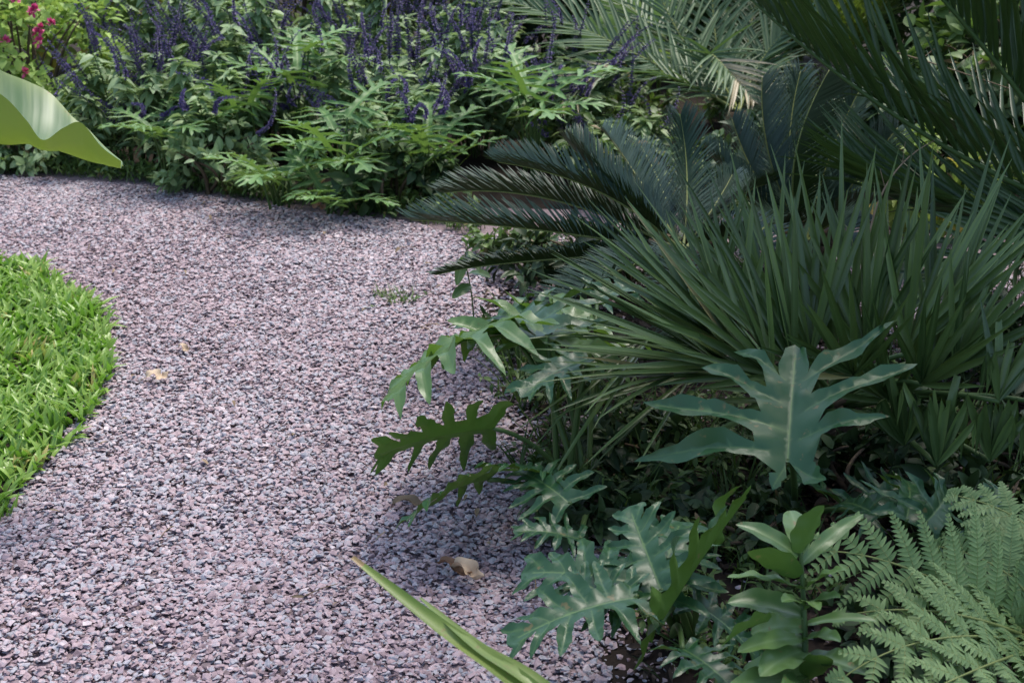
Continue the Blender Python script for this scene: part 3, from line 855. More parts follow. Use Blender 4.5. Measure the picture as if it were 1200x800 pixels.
# ------------------------------------------------------------------ salvias and shrubs of the far bed
def salvia(label, base, h, spread, nstem, nspike, seed, lean=(0, 0), leafmat_='salvia'):
    rs = np.random.default_rng(seed); base = np.asarray(base, float)
    root = thing('salvia', label, 'shrub', base, 'violet salvias in the far border')
    mbs, mbl = MB(), MB()
    tops = []
    for k in range(nstem):
        a = rs.uniform(0, 6.28); r = math.sqrt(rs.uniform(.02, 1)) * spread
        hh = h * rs.uniform(.5, 1.0) * (1 - .35 * (r / spread) ** 2)
        tip = base + np.array((math.cos(a) * r + lean[0], math.sin(a) * r + lean[1], hh))
        b0 = base + np.array((math.cos(a), math.sin(a), 0)) * r * .35
        pts = bez(b0, lerp(b0, tip, .5) + UPH * hh * .12, tip, 14)
        mbs.tube(pts, np.linspace(.004, .002, 14), 0, rs.uniform(.2, .8), 4)
        tops.append((pts[-1], nz(pts[-1] - pts[-4])))
        m = int(hh / .018); u = rs.uniform(.12, 1.0, m) ** .8
        p = np.stack([np.interp(u, np.linspace(0, 1, 14), pts[:, q]) for q in range(3)], 1)
        az = rs.uniform(0, 6.28, m)
        for sg in (0, math.pi):
            aa = az + sg
            d = np.stack([np.cos(aa), np.sin(aa), rs.uniform(-.25, .6, m)], 1)
            nr = np.stack([rs.normal(0, .35, m), rs.normal(0, .35, m), np.ones(m)], 1)
            L = rs.uniform(.045, .085, m); kk = rs.integers(0, 3, m)
            for q in range(3):
                i = kk == q
                mbl.scatter(LANCE[q], p[i], d[i], nr[i], L[i], L[i] * .42, rs.uniform(0, 1, i.sum()))
    mbs.build('stem', M['stem'], root); mbl.build('foliage', M[leafmat_], root)
    order = rs.integers(0, len(tops), int(nspike * 1.9))
    for q in order:
        p0, d0 = tops[q]; p0 = p0 + rs.normal(0, .05, 3) * (1, 1, .3)
        ln = rs.uniform(.13, .32)
        bend = rs.normal(0, .3, 3); bend[2] = abs(bend[2]) * .3
        pts = bez(p0, p0 + d0 * ln * .5 + bend * ln * .1, p0 + nz(d0 + bend) * ln, 10)
        mb = MB(); mb.tube(pts, np.linspace(.0025, .001, 10), 1, .4, 4)
        m = int(ln / .0016); u = np.sort(rs.uniform(.06, 1, m))
        u = np.round(u * ln / .014) * .014 / ln + rs.normal(0, .01, m); u = np.clip(u, 0, 1)
        p = np.stack([np.interp(u, np.linspace(0, 1, 10), pts[:, c]) for c in range(3)], 1)
        az = rs.uniform(0, 6.28, m)
        ax = nz(pts[-1] - pts[0]); e1 = nz(np.cross(ax, (.2, .9, .1))); e2 = np.cross(ax, e1)
        d = e1 * np.cos(az)[:, None] + e2 * np.sin(az)[:, None] + ax * rs.uniform(.1, .8, m)[:, None]
        L = .0122 * (1.1 - .6 * u) * rs.uniform(.7, 1.3, m)
        mb.scatter(FLORET[0], p, d, ax + rs.normal(0, .2, (m, 3)), L, L * .7, rs.uniform(0, 1, m))
        mb.build('flower_spike', [M['spike'], M['stem']], root)
    return root


SAL = [((150, 150), 6.2, .62, .30, 30, 20, 'violet salvia beside the lime green shrub, its spikes leaning over the banana leaf'),
       ((245, 165), 6.05, .55, .30, 32, 18, 'violet salvia behind the leftmost edge philodendron'),
       ((300, 120), 6.5, .78, .32, 34, 24, 'tall violet salvia with upright spikes left of the border centre'),
       ((385, 130), 6.3, .66, .30, 32, 22, 'violet salvia directly behind the tall bright philodendron'),
       ((470, 165), 6.05, .58, .30, 34, 26, 'violet salvia with the densest spikes above the dark philodendron'),
       ((560, 130), 6.35, .62, .30, 32, 24, 'violet salvia left of the upright-leaved philodendron'),
       ((655, 150), 6.45, .52, .28, 26, 18, 'violet salvia beneath the grey green palm frond'),
       ((430, 90), 7.0, .82, .34, 34, 20, 'violet salvia in the back row behind the border centre'),
       ((540, 70), 7.1, .78, .32, 32, 18, 'violet salvia in the back row next to the palm frond tip'),
       ((215, 80), 6.9, .84, .34, 34, 22, 'violet salvia in the back row next to the lime green shrub'),
       ((720, 170), 6.0, .34, .22, 16, 7, 'small violet salvia behind the sago palm fronds')]
for i, ((px, py), t, h, sp, ns, nk, lab) in enumerate(SAL):
    c = W(px, py, t)
    salvia(lab, (c[0], c[1], 0), h, sp, ns, nk, 300 + i, (rng.uniform(-.06, .06), -.05))


def shrub(name, label, base, r, h, n, leaf, mkey, group=None, seed=0, stems=14, tm=LEAF, flowers=0, flat=.6, shell=.45):
    rs = np.random.default_rng(seed); base = np.asarray(base, float)
    root = thing(name, label, 'shrub', base, group)
    mbs, mbl = MB(), MB()
    ends = []
    for k in range(stems):
        a = rs.uniform(0, 6.28); q = math.sqrt(rs.uniform(0, 1)) * .8
        tip = base + np.array((math.cos(a) * r * q, math.sin(a) * r * q, h * rs.uniform(.6, .95)))
        mid = lerp(base, tip, .5) + np.array((rs.normal(0, .05), rs.normal(0, .05), .08 * h))
        pts = bez(base + np.array((math.cos(a), math.sin(a), 0)) * .05, mid, tip, 12)
        mbs.tube(pts, np.linspace(.009, .003, 12), 0, rs.uniform(.2, .8), 5)
    # leaf clumps
    nc = max(18, int(n / 45))
    v = nz(rs.normal(size=(nc, 3))); rad = rs.uniform(shell, 1.0, nc) ** .5
    cc = base + np.array((0, 0, h * .52)) + v * rad[:, None] * np.array((r, r, h * .5))
    cc[:, 2] = np.maximum(cc[:, 2], .06)
    ci = rs.integers(0, nc, n)
    p = cc[ci] + rs.normal(0, .16, (n, 3)) * np.array((r, r, r * .8)) * .62
    p[:, 2] = np.abs(p[:, 2] - .02) + .02
    out = nz(p - (base + np.array((0, 0, h * .35))))
    d = nz(out + rs.normal(0, .7, (n, 3))); nr = UPH * flat + out * .5 + rs.normal(0, .3, (n, 3))
    L = leaf * rs.uniform(.65, 1.3, n); k = rs.integers(0, len(tm), n)
    cv = rs.uniform(-.25, .25, nc)
    for q in range(len(tm)):
        i = k == q
        mbl.scatter(tm[q], p[i], d[i], nr[i], L[i], L[i] * .55, np.clip(rs.uniform(0, 1, i.sum()) + cv[ci[i]], 0, 1))
    mbs.build('stem', M['bark'], root); mbl.build('foliage', M[mkey], root)
    for k in range(flowers):
        q = cc[rs.integers(0, nc)]; o = nz(q - base - UPH * h * .3); q = base + UPH * h * .45 + (q - base - UPH * h * .45) * 1.12 + rs.normal(0, .05, 3)
        fx = rs.uniform(-.9, .9); q = base + np.array((fx * r, -r * math.sqrt(1 - fx * fx * .9) * .95 - .02, h * rs.uniform(.4, .95)))
        mb = MB(); m = 26
        dd = nz(rs.normal(size=(m, 3)) + o * .8 + UPH * .6)
        mb.scatter(LEAF[0], q + dd * .006, dd, UPH + rs.normal(0, .5, (m, 3)), .022 * rs.uniform(.7, 1.2, m), .014, rs.uniform(0, 1, m))
        mb.build('flower_head', M['pink'], root)
    return root


def at(px, py, t):
    c = W(px, py, t); return (c[0], c[1], 0)


shrub('flowering_shrub', 'lime green shrub with small pink flower heads behind the banana leaf', at(35, 120, 6.5), .42, .80, 2600, .05, 'lime', None, 71, 16, flowers=26)
shrub('flowering_shrub', 'lime green shrub with pink flower heads at the left edge of the border', at(-110, 120, 6.4), .45, .85, 2200, .05, 'lime', None, 72, 16, flowers=12)
shrub('low_shrub', 'low leafy shrub at the gravel edge under the banana leaf', at(45, 195, 6.15), .28, .26, 900, .045, 'salvia', None, 73, 10)
shrub('low_shrub', 'low leafy shrub on the gravel edge beneath the violet salvias', at(255, 205, 5.75), .22, .22, 650, .05, 'salvia', None, 74, 10)
shrub('low_shrub', 'low dark leafed shrub between the two edge philodendrons and the sago palm', at(455, 232, 5.55), .22, .22, 600, .06, 'evergreen', None, 75, 10, LANCE)
BACK = [(-3.6, 8.6, .9, 1.9, 'olive', 'yellow green shrub in the back row, leftmost'),
        (-2.3, 8.3, .8, 1.25, 'olive', 'yellow green shrub in the back row behind the lime shrubs'),
        (-1.25, 8.2, .7, 1.3, 'olive', 'loose yellow green shrub behind the tall violet salvia'),
        (-.35, 8.6, .8, 1.2, 'evergreen', 'dark shrub in the back row behind the border centre'),
        (.55, 8.5, .75, 1.2, 'evergreen', 'dark shrub in the back row behind the grey green palm frond'),
        (1.5, 8.6, .8, 1.5, 'weed', 'yellow green shrub behind the olive young palm'),
        (2.5, 7.6, .8, 1.5, 'evergreen', 'dark shrub in the back row behind the dark date palm'),
        (2.2, 6.2, .5, .75, 'weed', 'low yellow green shrub behind the dark date palm fronds'),
        (3.5, 8.2, .9, 1.9, 'evergreen', 'dark shrub in the back row, rightmost'),
        (1.75, 5.75, .35, .42, 'evergreen', 'low dark shrub between the upright sago palm and the back row')]
for i, (x, y, r, h, mk, lab) in enumerate(BACK):
    shrub('shrub', lab, (x, y, 0), r, h, int(3000 * r * h / .9) + 800, .085, mk, 'shrubs in the back row', 120 + i, 12)


for i, (x, y, r, h, mk, lab) in enumerate(((1.5, 5.15, .28, .34, 'olive', 'low yellow green shrub at the edge of the gravel behind the fan palm'),
                                           (2.05, 5.1, .32, .4, 'evergreen', 'low dark shrub at the edge of the gravel under the dark date palm'),
                                           (1.05, 5.35, .28, .36, 'evergreen', 'low dark shrub between the upright sago palm and the young palms'))):
    shrub('low_shrub', lab, (x, y, 0), r, h, 900, .06, mk, None, 160 + i, 9, LANCE)
for i, (px, py, r, h, mk, lf_, lab) in enumerate(((655, 330, .22, .2, 'evergreen', .05, 'dark low groundcover clump under the left sago palm fronds'),
                                               (600, 300, .16, .12, 'weed', .04, 'small low groundcover clump at the path edge below the sago frond tips'),
                                               (745, 350, .24, .25, 'evergreen', .06, 'dark low groundcover clump at the foot of the low sago palm'),
                                               (690, 620, .12, .1, 'evergreen', .05, 'dark low groundcover clump at the foot of the leaning philodendron'),(1010, 590, .17, .14, 'evergreen', .05, 'dark low groundcover clump under the broad philodendron leaf'),
                                               (1130, 560, .2, .2, 'evergreen', .06, 'dark low groundcover clump beneath the folded fan palm blades'),
                                               (870, 640, .15, .12, 'evergreen', .045, 'dark low groundcover clump left of the sapling top'),
                                               (1190, 660, .2, .2, 'evergreen', .06, 'dark low groundcover clump behind the fern'),
                                               (760, 560, .18, .14, 'evergreen', .05, 'dark low groundcover clump below the drooping fan palm blades'),
                                               (1190, 470, .22, .3, 'evergreen', .07, 'dark low shrub right of the fan palm'),
                                               (1075, 770, .16, .10, 'evergreen', .045, 'dark low groundcover clump under the fern fronds'))):
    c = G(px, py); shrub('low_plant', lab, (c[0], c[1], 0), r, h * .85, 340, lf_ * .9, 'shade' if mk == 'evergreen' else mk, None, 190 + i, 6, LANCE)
for i, (x, y, r, h, mk, lf_, lab) in enumerate(((1.35, 2.35, .26, .22, 'weed', .06, 'low groundcover clump to the right of the fern'), (1.75, 2.75, .3, .3, 'evergreen', .07, 'low dark shrub right of the fern, towards the shade tree'),
                                               (2.2, 2.3, .35, .35, 'evergreen', .07, 'low dark shrub well right of the fern'), (1.25, 1.75, .26, .16, 'weed', .05, 'low groundcover clump in front of the fern'),
                                               (1.9, 1.7, .3, .3, 'philofar', .07, 'low bright shrub in front of the bed corner'), (2.35, 3.0, .3, .3, 'weed', .06, 'low shrub beside the shade tree trunk'))):
    shrub('low_plant', lab, (x, y, 0), r, h, 600, lf_, mk, None, 230 + i, 6, LANCE)
tb = np.array((3.4, 3.7, 0))
root = thing('shade_tree', 'broad tree beyond the right edge whose crown shades the bed', 'tree', tb)
mb = MB(); mb.tube(bez(tb - (0, 0, .05), tb + (-.15, .05, 1.6), tb + (-.5, .1, 3.2), 14), np.linspace(.2, .11, 14), 0, .4, 10)
for k in range(9):
    a = k * 2.4; e = tb + np.array((-.6 + math.cos(a) * 1.5, .3 + math.sin(a) * 1.5, 3.6 + .25 * (k % 3)))
    mb.tube(bez(tb + (-.35, .05, 2.4), tb + np.array((-.5, .1, 3.3)) + (e - tb - np.array((-.5, .1, 3.3))) * .4, e, 10), np.linspace(.06, .015, 10), 0, .4, 6)
mb.build('trunk', M['bark'], root)
mb = MB(); n = 2500; v = nz(rng.normal(size=(n, 3))) * (rng.uniform(.15, 1, n) ** .5)[:, None]
cl = nz(rng.normal(size=(60, 3))) * (rng.uniform(.1, 1, 60) ** .5)[:, None]
p = cl[rng.integers(0, 60, n)] * .9 + v * .15
p = tb + np.array((-1.25, -.2, 3.9)) + p * np.array((2.05, 2.4, .8))
d = nz(rng.normal(size=(n, 3)) + (0, 0, -.3)); L = rng.uniform(.10, .2, n)
mb.scatter(LEAF[0], p, d, UPH + rng.normal(0, .5, (n, 3)), L, L * .55, rng.uniform(0, 1, n)); mb.build('crown', M['evergreen'], root)


# broad pale leaves behind the palm frond
def broad_leaf(mb, pts, up, wmax, wave=.12, fold=.25, var=.5, nx=4):
    pts = resample(np.asarray(pts, float), 22); tg = nz(np.gradient(pts, axis=0))
    sd = nz(np.cross(tg, np.broadcast_to(up, (22, 3)))); nn = np.cross(sd, tg)
    u = np.linspace(0, 1, 22); w = wmax * np.sin(np.pi * np.clip(u * .93 + .07, 0, 1)) ** .65
    cols = np.linspace(-1, 1, 2 * nx + 1); V = []; ve = []
    for i in range(22):
        for c in cols:
            z = fold * abs(c) * w[i] + wave * w[i] * abs(c) ** 2 * math.sin(i * .9 + (2 if c > 0 else 0))
            V.append(pts[i] + sd[i] * c * w[i] + nn[i] * z); ve.append(1.0 if c == 0 else 0)
    k = len(cols)
    Q = [(i * k + j, i * k + j + 1, (i + 1) * k + j + 1, (i + 1) * k + j) for i in range(21) for j in range(k - 1)]
    mb.add(V, None, Q, var, ve)


bb = np.array((.75, 7.2, 0))
root = thing('broadleaf_plant', 'plant with large smooth pale green leaves showing through the palm frond', 'plant', bb)
for (tp, md, wd) in [((768, 20, 7.0), (745, 70, 7.0), .10), ((720, -20, 7.1), (735, 50, 7.1), .11), ((792, 50, 6.9), (772, 90, 7.0), .08), ((690, 20, 7.1), (715, 70, 7.1), .09), ((800, -60, 7.3), (775, 20, 7.2), .11)]:
    tip, mid = W(*tp), W(*md)
    mb = MB(); broad_leaf(mb, bez(mid, lerp(mid, tip, .5), tip, 10), (-.1, -.9, .4), wd, .08, .2, random.random())
    lf = mb.build('leaf', M['paleleaf'], root)
    mb = MB(); mb.tube(bez(bb, lerp(bb, mid, .6), mid, 10), np.linspace(.012, .006, 10)); mb.build('petiole', M['stem'], lf)

# ------------------------------------------------------------------ banana plant at the left edge
nb = np.array((-1.85, 3.35, 0))
root = thing('banana_plant', 'banana plant beyond the left edge with a folded yellow green leaf over the path', 'plant', nb)
mb = MB(); mb.tube([nb, nb + (.0, 0, .3), nb + (.03, -.02, .6)], (.055, .05, .03), 0, .6, 10); mb.build('stem', M['stem'], root)
ST = [((-235, 112), (-235, 109), (-235, 107)), ((-200, 118), (-200, 85), (-200, 66)), ((-145, 130), (-145, 66), (-145, 34)), ((-60, 155), (-60, 80), (-60, 48)), ((0, 169), (0, 110), (0, 82)), ((30, 169), (30, 140), (34, 96)),
      ((52, 172), (50, 164), (60, 110)), ((78, 180), (74, 150), (86, 138)), ((104, 189), (95, 144), (102, 150)), ((125, 193), (119, 172), (123, 172)), ((143, 191), (142, 189), (143, 189))]


def smooth(a, n):
    a = np.asarray(a, float); m = len(a); u = np.linspace(0, m - 1, n); out = []
    for x in u:
        i = min(int(x), m - 2); f = x - i
        p0, p1, p2, p3 = a[max(i - 1, 0)], a[i], a[i + 1], a[min(i + 2, m - 1)]
        out.append(.5 * (2 * p1 + (p2 - p0) * f + (2 * p0 - 5 * p1 + 4 * p2 - p3) * f * f + (3 * p1 - p0 - 3 * p2 + p3) * f ** 3))
    return np.array(out)


ns = 110
md = smooth([W(*a, 3.0) for a, b, c in ST], ns); ne = smooth([W(*b, 2.93) for a, b, c in ST], ns); fe = smooth([W(*c, 3.13) for a, b, c in ST], ns)
V = []; ve = []
for i in range(ns):
    for j, f in enumerate((1, .66, .33, 0, .33, .66, 1)):
        e = ne[i] if j < 3 else fe[i]
        q = lerp(md[i], e, f)
        bul = math.sin(math.pi * f) * .016
        q = q + (np.array((0, -.6, -.8)) if j < 3 else np.array((0, .5, -.8))) * bul
        q = q + np.array((0, 0, .0005)) * math.sin(i * 1.9 + math.sin(i * .7) * 2) * (0 if j in (0, 3, 6) else 1)
        V.append(q); ve.append(1.0 if j in (0, 3, 6) else (.45 if (i * 7919) % 11 < 2 else 0))  # midrib and ribs; both outer edges are a painted rim highlight
Q = [(i * 7 + j + 1, i * 7 + j, (i + 1) * 7 + j, (i + 1) * 7 + j + 1) for i in range(ns - 1) for j in range(6)]
mb = MB(); mb.add(V, None, Q, .5, ve)
lf = mb.build('leaf', M['banana'], root)
mb = MB(); mb.tube(bez(nb + (.03, -.02, .55), lerp(nb + (.03, -.02, .55), md[0], .5) + (0, 0, .06), md[0], 8), np.linspace(.018, .010, 8)); mb.build('petiole', M['stem'], lf)
for (tip, mid, wd) in [(W(24, -22, 3.1), W(-90, -40, 3.2), .09), (nb + np.array((-.7, .2, .9)), nb + np.array((-.3, .1, 1.0)), .1), (nb + np.array((-.3, .7, 1.1)), nb + np.array((-.1, .3, 1.0)), .1), (nb + np.array((-.4, -.5, .9)), nb + np.array((-.15, -.2, .95)), .1)]:
    b0 = nb + np.array((.03, -.02, .58))
    mb = MB(); broad_leaf(mb, bez(b0, mid, tip, 16), (0, -.3, 1), wd, .12, .35, random.random()); mb.build('leaf', M['banana'], root)


# ------------------------------------------------------------------ fern, sapling, strap leaf
def bipinnate(mb, pts, up, npin, L, nq, ql, a0=75, a1=35, lift=.1, droop=.15):
    pts = resample(np.asarray(pts, float), 40); mb.tube(pts, np.linspace(.0035, .001, 40), 1, .5, 5)
    tg = nz(np.gradient(pts, axis=0)); nr = nz(up - (tg @ np.asarray(up, float))[:, None] * tg); sd = np.cross(tg, nr)
    for i in range(npin):
        u = .22 + .77 * i / (npin - 1); k = u * 39; j = int(k)
        j = min(j, 38); f = k - j
        p, t, n_, s = (lerp(A[j], A[j + 1], f) for A in (pts, tg, nr, sd))
        pl = L * min(1, .45 + (u - .2) * 3) * (1.04 - u) ** .75 * 1.35
        an = R(lerp(a0, a1, u))
        for sg in (-1, 1):
            d = t * math.cos(an + random.uniform(-.07, .07)) + (s * sg * math.cos(lift) + n_ * math.sin(lift)) * math.sin(an)
            ll = pl * random.uniform(.9, 1.1)
            tip = p + d * ll - UPH * droop * ll
            pp = bez(p, lerp(p, tip, .5) + n_ * .03 * ll, tip, 8)
            m = max(5, int(nq * ll / L))
            pinnate(mb, pp, n_ + s * sg * -.2, m, ql * (.55 + .45 * min(1, ll / L)), ql * .30, PINNULE, .06, 78, 55, .05, rr=.0012, jit=.06,
                    prof=lambda uu: np.clip((1.05 - uu), .08, 1) ** .6, vb=.5 + random.uniform(-.2, .2))


fb = G(1215, 812)
root = thing('fern', 'pale green feathery fern in the lower right of the bed', 'fern', fb)
cr = fb + np.array((0, 0, .10))
FF = [(W(948, 646, 2.40), W(1075, 670, 2.36), (-.15, -.75, .65), 10, .19),
      (W(985, 796, 2.1), W(1100, 748, 2.2), (0, -.55, .8), 9, .16),
      (W(985, 722, 2.3), W(1110, 718, 2.28), (0, -.5, .9), 7, .15),
      (W(1118, 580, 2.6), W(1225, 640, 2.5), (-.2, -.5, 1), 9, .13),
      (W(1100, 640, 2.6), W(1190, 680, 2.45), (-.3, -.7, .6), 9, .15),
      (W(1290, 640, 2.5), W(1260, 720, 2.4), (0, -.4, 1), 9, .13),
      (W(1330, 760, 2.3), W(1270, 770, 2.3), (0, -.4, 1), 9, .13),
      (W(1040, 838, 2.0), W(1130, 790, 2.12), (0, -.5, 1), 7, .16),
      ]
for (tip, mid, up, npn, L) in FF:
    mb = MB(); bipinnate(mb, bez(cr, mid, tip, 24), np.asarray(up, float), npn, L, 21, .031)
    mb.build('frond', [M['fern'], M['rachis']], root)
mb = MB(); mb.tube([fb, fb + (0, 0, .05), cr], (.03, .035, .015), 0, .3, 8); mb.build('rootstock', M['bark'], root)

sb = G(948, 838)
root = thing('sapling', 'young sapling with smooth oval leaves up a thin stem beside the fern', 'sapling', sb)
spx = [(945, 838, 2.30), (944, 790, 2.22), (943, 740, 2.20), (941, 690, 2.20), (938, 640, 2.20)]
sp = smooth([sb] + [W(*p) for p in spx[1:]], 20)
mb = MB(); mb.tube(sp, np.linspace(.007, .003, 20), 0, .4, 7); mb.build('stem', M['stem'], root)
# root px, tip px, depth of root, depth of tip, half width m, normal
SL = [((935, 652), (862, 614), 2.2, 2.22, .016, (-.1, -.3, 1)), ((937, 648), (966, 592), 2.19, 2.17, .027, (-.35, .8, .4)), ((936, 676), (876, 646), 2.2, 2.14, .022, (-.2, .75, .55)),
      ((938, 645), (926, 598), 2.2, 2.28, .018, (0, -.8, .6)), ((940, 660), (1012, 602), 2.2, 2.26, .012, (.2, -.4, 1)), ((940, 690), (852, 676), 2.2, 2.16, .016, (-.1, .2, 1)),
      ((941, 710), (916, 705), 2.2, 2.12, .012, (0, -.3, 1)), ((942, 706), (960, 715), 2.2, 2.1, .012, (0, -.3, 1)), ((940, 722), (852, 706), 2.2, 2.2, .022, (-.1, -.2, 1)), ((900, 728), (846, 757), 2.16, 2.1, .026, (-.2, .75, .5)),
      ((941, 748), (864, 764), 2.2, 2.1, .018, (-.1, -.4, 1)), ((944, 732), (1028, 728), 2.2, 2.16, .010, (.1, -.2, 1)), ((944, 770), (1018, 792), 2.2, 2.1, .02, (.2, -.4, 1)), ((943, 762), (890, 792), 2.2, 2.1, .022, (-.1, -.5, 1)),
      ((944, 690), (992, 668), 2.2, 2.12, .014, (.1, -.3, 1)), ((944, 790), (850, 810), 2.2, 2.08, .02, (-.1, -.4, 1)), ((944, 795), (972, 770), 2.2, 2.1, .018, (.3, .5, .7)), ((944, 780), (905, 745), 2.2, 2.24, .018, (-.3, -.7, .5)),
      ((943, 735), (880, 742), 2.2, 2.26, .02, (-.2, -.6, .7)), ((943, 715), (985, 700), 2.2, 2.12, .017, (.1, -.4, 1)), ((944, 790), (870, 785), 2.2, 2.24, .022, (-.2, -.6, .8)), ((943, 750), (985, 752), 2.2, 2.12, .018, (.1, -.4, 1)), ((944, 800), (918, 812), 2.2, 2.06, .018, (0, -.4, 1))]
for (a, b, ta, tb, wd, nr) in SL:
    mb = MB(); p0, p1 = W(*a, ta), W(*b, tb)
    broad_leaf(mb, bez(p0, lerp(p0, p1, .5) + UPH * .008, p1, 10), nr, wd * random.uniform(1.0, 1.25), random.uniform(.06, .2), random.uniform(.15, .4), random.random(), 2)
    mb.build('leaf', M['sapling'], root)

# strap-leaved plant just below the camera
lb = np.array((.36, 1.28, 0))
root = thing('strap_leaf_plant', 'yellow green sword leaf slanting across the gravel at the lower edge', 'plant', lb)
u = np.linspace(0, 1, 16)
tipw = W(413, 653, 1.93); kn = W(520, 738, 1.84); lo = W(640, 828, 1.72)
pts = smooth([lb + (0, 0, .02), lerp(lb, lo, .55) + (0.02, 0, .06), lo, kn, tipw], 24)
mb = MB(); mb.strip(pts, (.35, -.55, .75), .0195 * np.clip((1 - np.linspace(0, 1, 24)) / .75, .04, 1) ** .55, .5, 0, np.repeat(np.where(np.arange(24) > 21, 1.0, .35 + .3 * np.sin(np.arange(24) * .9)), 3), .2)
mb.build('blade', M['strap'], root)
tip2 = W(492, 700, 1.9)
pts = smooth([lb + (0.01, 0, .02), lerp(lb, lo, .55) + (.03, .01, .065), lo + (.008, .01, .006), W(560, 758, 1.8), tip2], 24)
mb = MB(); mb.strip(pts, (.25, -.6, .75), .014 * np.clip((1 - np.linspace(0, 1, 24)) / .6, .03, 1) ** .6, .35, 0, .3, -.2)
mb.build('blade', M['strap'], root)
for a, el, ln in ((20, .5, .5), (-30, .4, .55), (-75, .6, .5), (-130, .5, .5), (60, .25, .35)):
    d = np.array((math.cos(R(a)) * math.cos(el), math.sin(R(a)) * math.cos(el), math.sin(el)))
    pts = lb + np.outer(np.linspace(0, ln, 14), d) - UPH * (np.linspace(0, 1, 14)[:, None] ** 2) * ln * .3 + UPH * .01
    mb = MB(); mb.strip(pts, UPH, .014 * np.clip((1 - np.linspace(0, 1, 14)) / .7, .03, 1) ** .6, .4, 0, random.random())
    mb.build('blade', M['strap'], root)


# ------------------------------------------------------------------ small things on the ground
def dry_leaf(label, px, py, L, Wd, az, mk, roll=.6, lift=.012):
    c = G(px, py, .026); a = R(az); d = np.array((math.cos(a), math.sin(a), .12))
    pts = c + np.outer(np.linspace(-.5, .5, 12), d) * L + UPH * (lift + .010 * np.sin(np.linspace(0, 7, 12)))[:, None]
    mb = MB(); broad_leaf(mb, pts, (.1, -.2, 1), Wd, .35, roll, .6, 3)
    return tag(mb.build('fallen_leaf', M[mk]), label, 'leaf')


dry_leaf('curled cream and brown dry leaf lying on the gravel near the sword leaf', 550, 678, .085, .017, -42, 'dry', 1.3)
dry_leaf('brown rolled dry leaf stalk side of the cream leaf on the gravel', 534, 670, .095, .011, -42, 'dryback', 1.2, .006)
dry_leaf('pale tan dry leaf on the gravel right of the lawn', 186, 444, .062, .017, 10, 'dry', .3)
dry_leaf('small tan leaf fragment on the gravel above the pale tan leaf', 217, 412, .04, .010, -20, 'dry', .4)
dry_leaf('tiny orange tan leaf on the far gravel beside the border centre', 375, 246, .05, .018, 30, 'dryback', .4)
dry_leaf('brown dry leaf in the shade under the leaning philodendron', 487, 595, .10, .012, -5, 'stalk', .9)

mb = MB(); n = 260
P = np.column_stack([rng.uniform(-2.2, .6, n), rng.uniform(1.9, 5.6, n)])
P = P[~inpoly(P, LAWN) & ~inpoly(P, FARBED)]
wgt = np.exp(-np.minimum(np.minimum(polydist(P, NEARBED), polydist(P, FARBED)), polydist(P, LAWN)) / .35)
P = P[rng.uniform(size=len(P)) < wgt * .9 + .12]; n = len(P); a = rng.uniform(0, 6.28, n)
mb.scatter(LEAF[1], np.column_stack([P, np.full(n, .028)]), np.stack([np.cos(a), np.sin(a), rng.normal(0, .15, n)], 1), UPH + rng.normal(0, .3, (n, 3)), rng.uniform(.012, .035, n), rng.uniform(.004, .013, n), rng.uniform(.2, 1, n))
for k in range(24):
    q = np.array((*P[rng.integers(0, n)], .03)); a_ = rng.uniform(0, 6.28); e = np.array((math.cos(a_), math.sin(a_), .1)) * rng.uniform(.03, .08)
    mb.tube([q, q + e * .5 + (0, 0, .003), q + e], (.0014, .0013, .001), 0, rng.uniform(.2, .8), 4)
tag(mb.build('path_litter', M['stalk'], None), 'tiny dry leaf bits and twigs strewn over the gravel', 'litter', kind='stuff')

# seedlings and weeds
mb = MB(); n = 15000
P = np.column_stack([rng.uniform(.0, 2.4, n), rng.uniform(1.5, 4.6, n)])
P = P[inpoly(P, NEARBED) & (polydist(P, NEARBED) > .05)]; n = len(P)
a = rng.uniform(0, 6.28, n)
d = np.stack([np.cos(a), np.sin(a), rng.uniform(-.1, .3, n)], 1)
L = rng.uniform(.012, .05, n)
for q in range(3):
    i = rng.integers(0, 3, n) == q
    mb.scatter(LEAF[q], np.column_stack([P[i], .012 + rng.uniform(0, .012, i.sum())]), d[i], np.stack([rng.normal(0, .5, i.sum()), rng.normal(0, .5, i.sum()), np.ones(i.sum())], 1), L[i], L[i] * rng.uniform(.2, .5, i.sum()), rng.uniform(0, 1, i.sum()))
tag(mb.build('leaf_litter', M['litter'], None), 'brown leaf litter and mulch on the bed soil', 'leaf litter', kind='stuff')


def weeds(mb, cx, cy, r, n, h, leaf=.022):
    for k in range(n):
        a = random.uniform(0, 6.28); q = math.sqrt(random.random()) * r
        b = np.array((cx + math.cos(a) * q, cy + math.sin(a) * q, 0))
        hh = h * random.uniform(.4, 1.1); tip = b + np.array((random.gauss(0, .05), random.gauss(0, .05), hh))
        pts = bez(b, lerp(b, tip, .5) + UPH * hh * .1, tip, 8); mb.tube(pts, np.linspace(.0018, .0008, 8), 1, .5, 4)
        m = int(hh / .011) + 3; u = rng.uniform(.2, 1, m)
        p = np.stack([np.interp(u, np.linspace(0, 1, 8), pts[:, c]) for c in range(3)], 1)
        dd = nz(rng.normal(size=(m, 3)) * (1, 1, .5) + (0, 0, .2)); L = leaf * rng.uniform(.6, 1.6, m)
        mb.scatter(LEAF[k % 3], p, dd, UPH + rng.normal(0, .3, (m, 3)), L, L * .4, rng.uniform(0, 1, m))


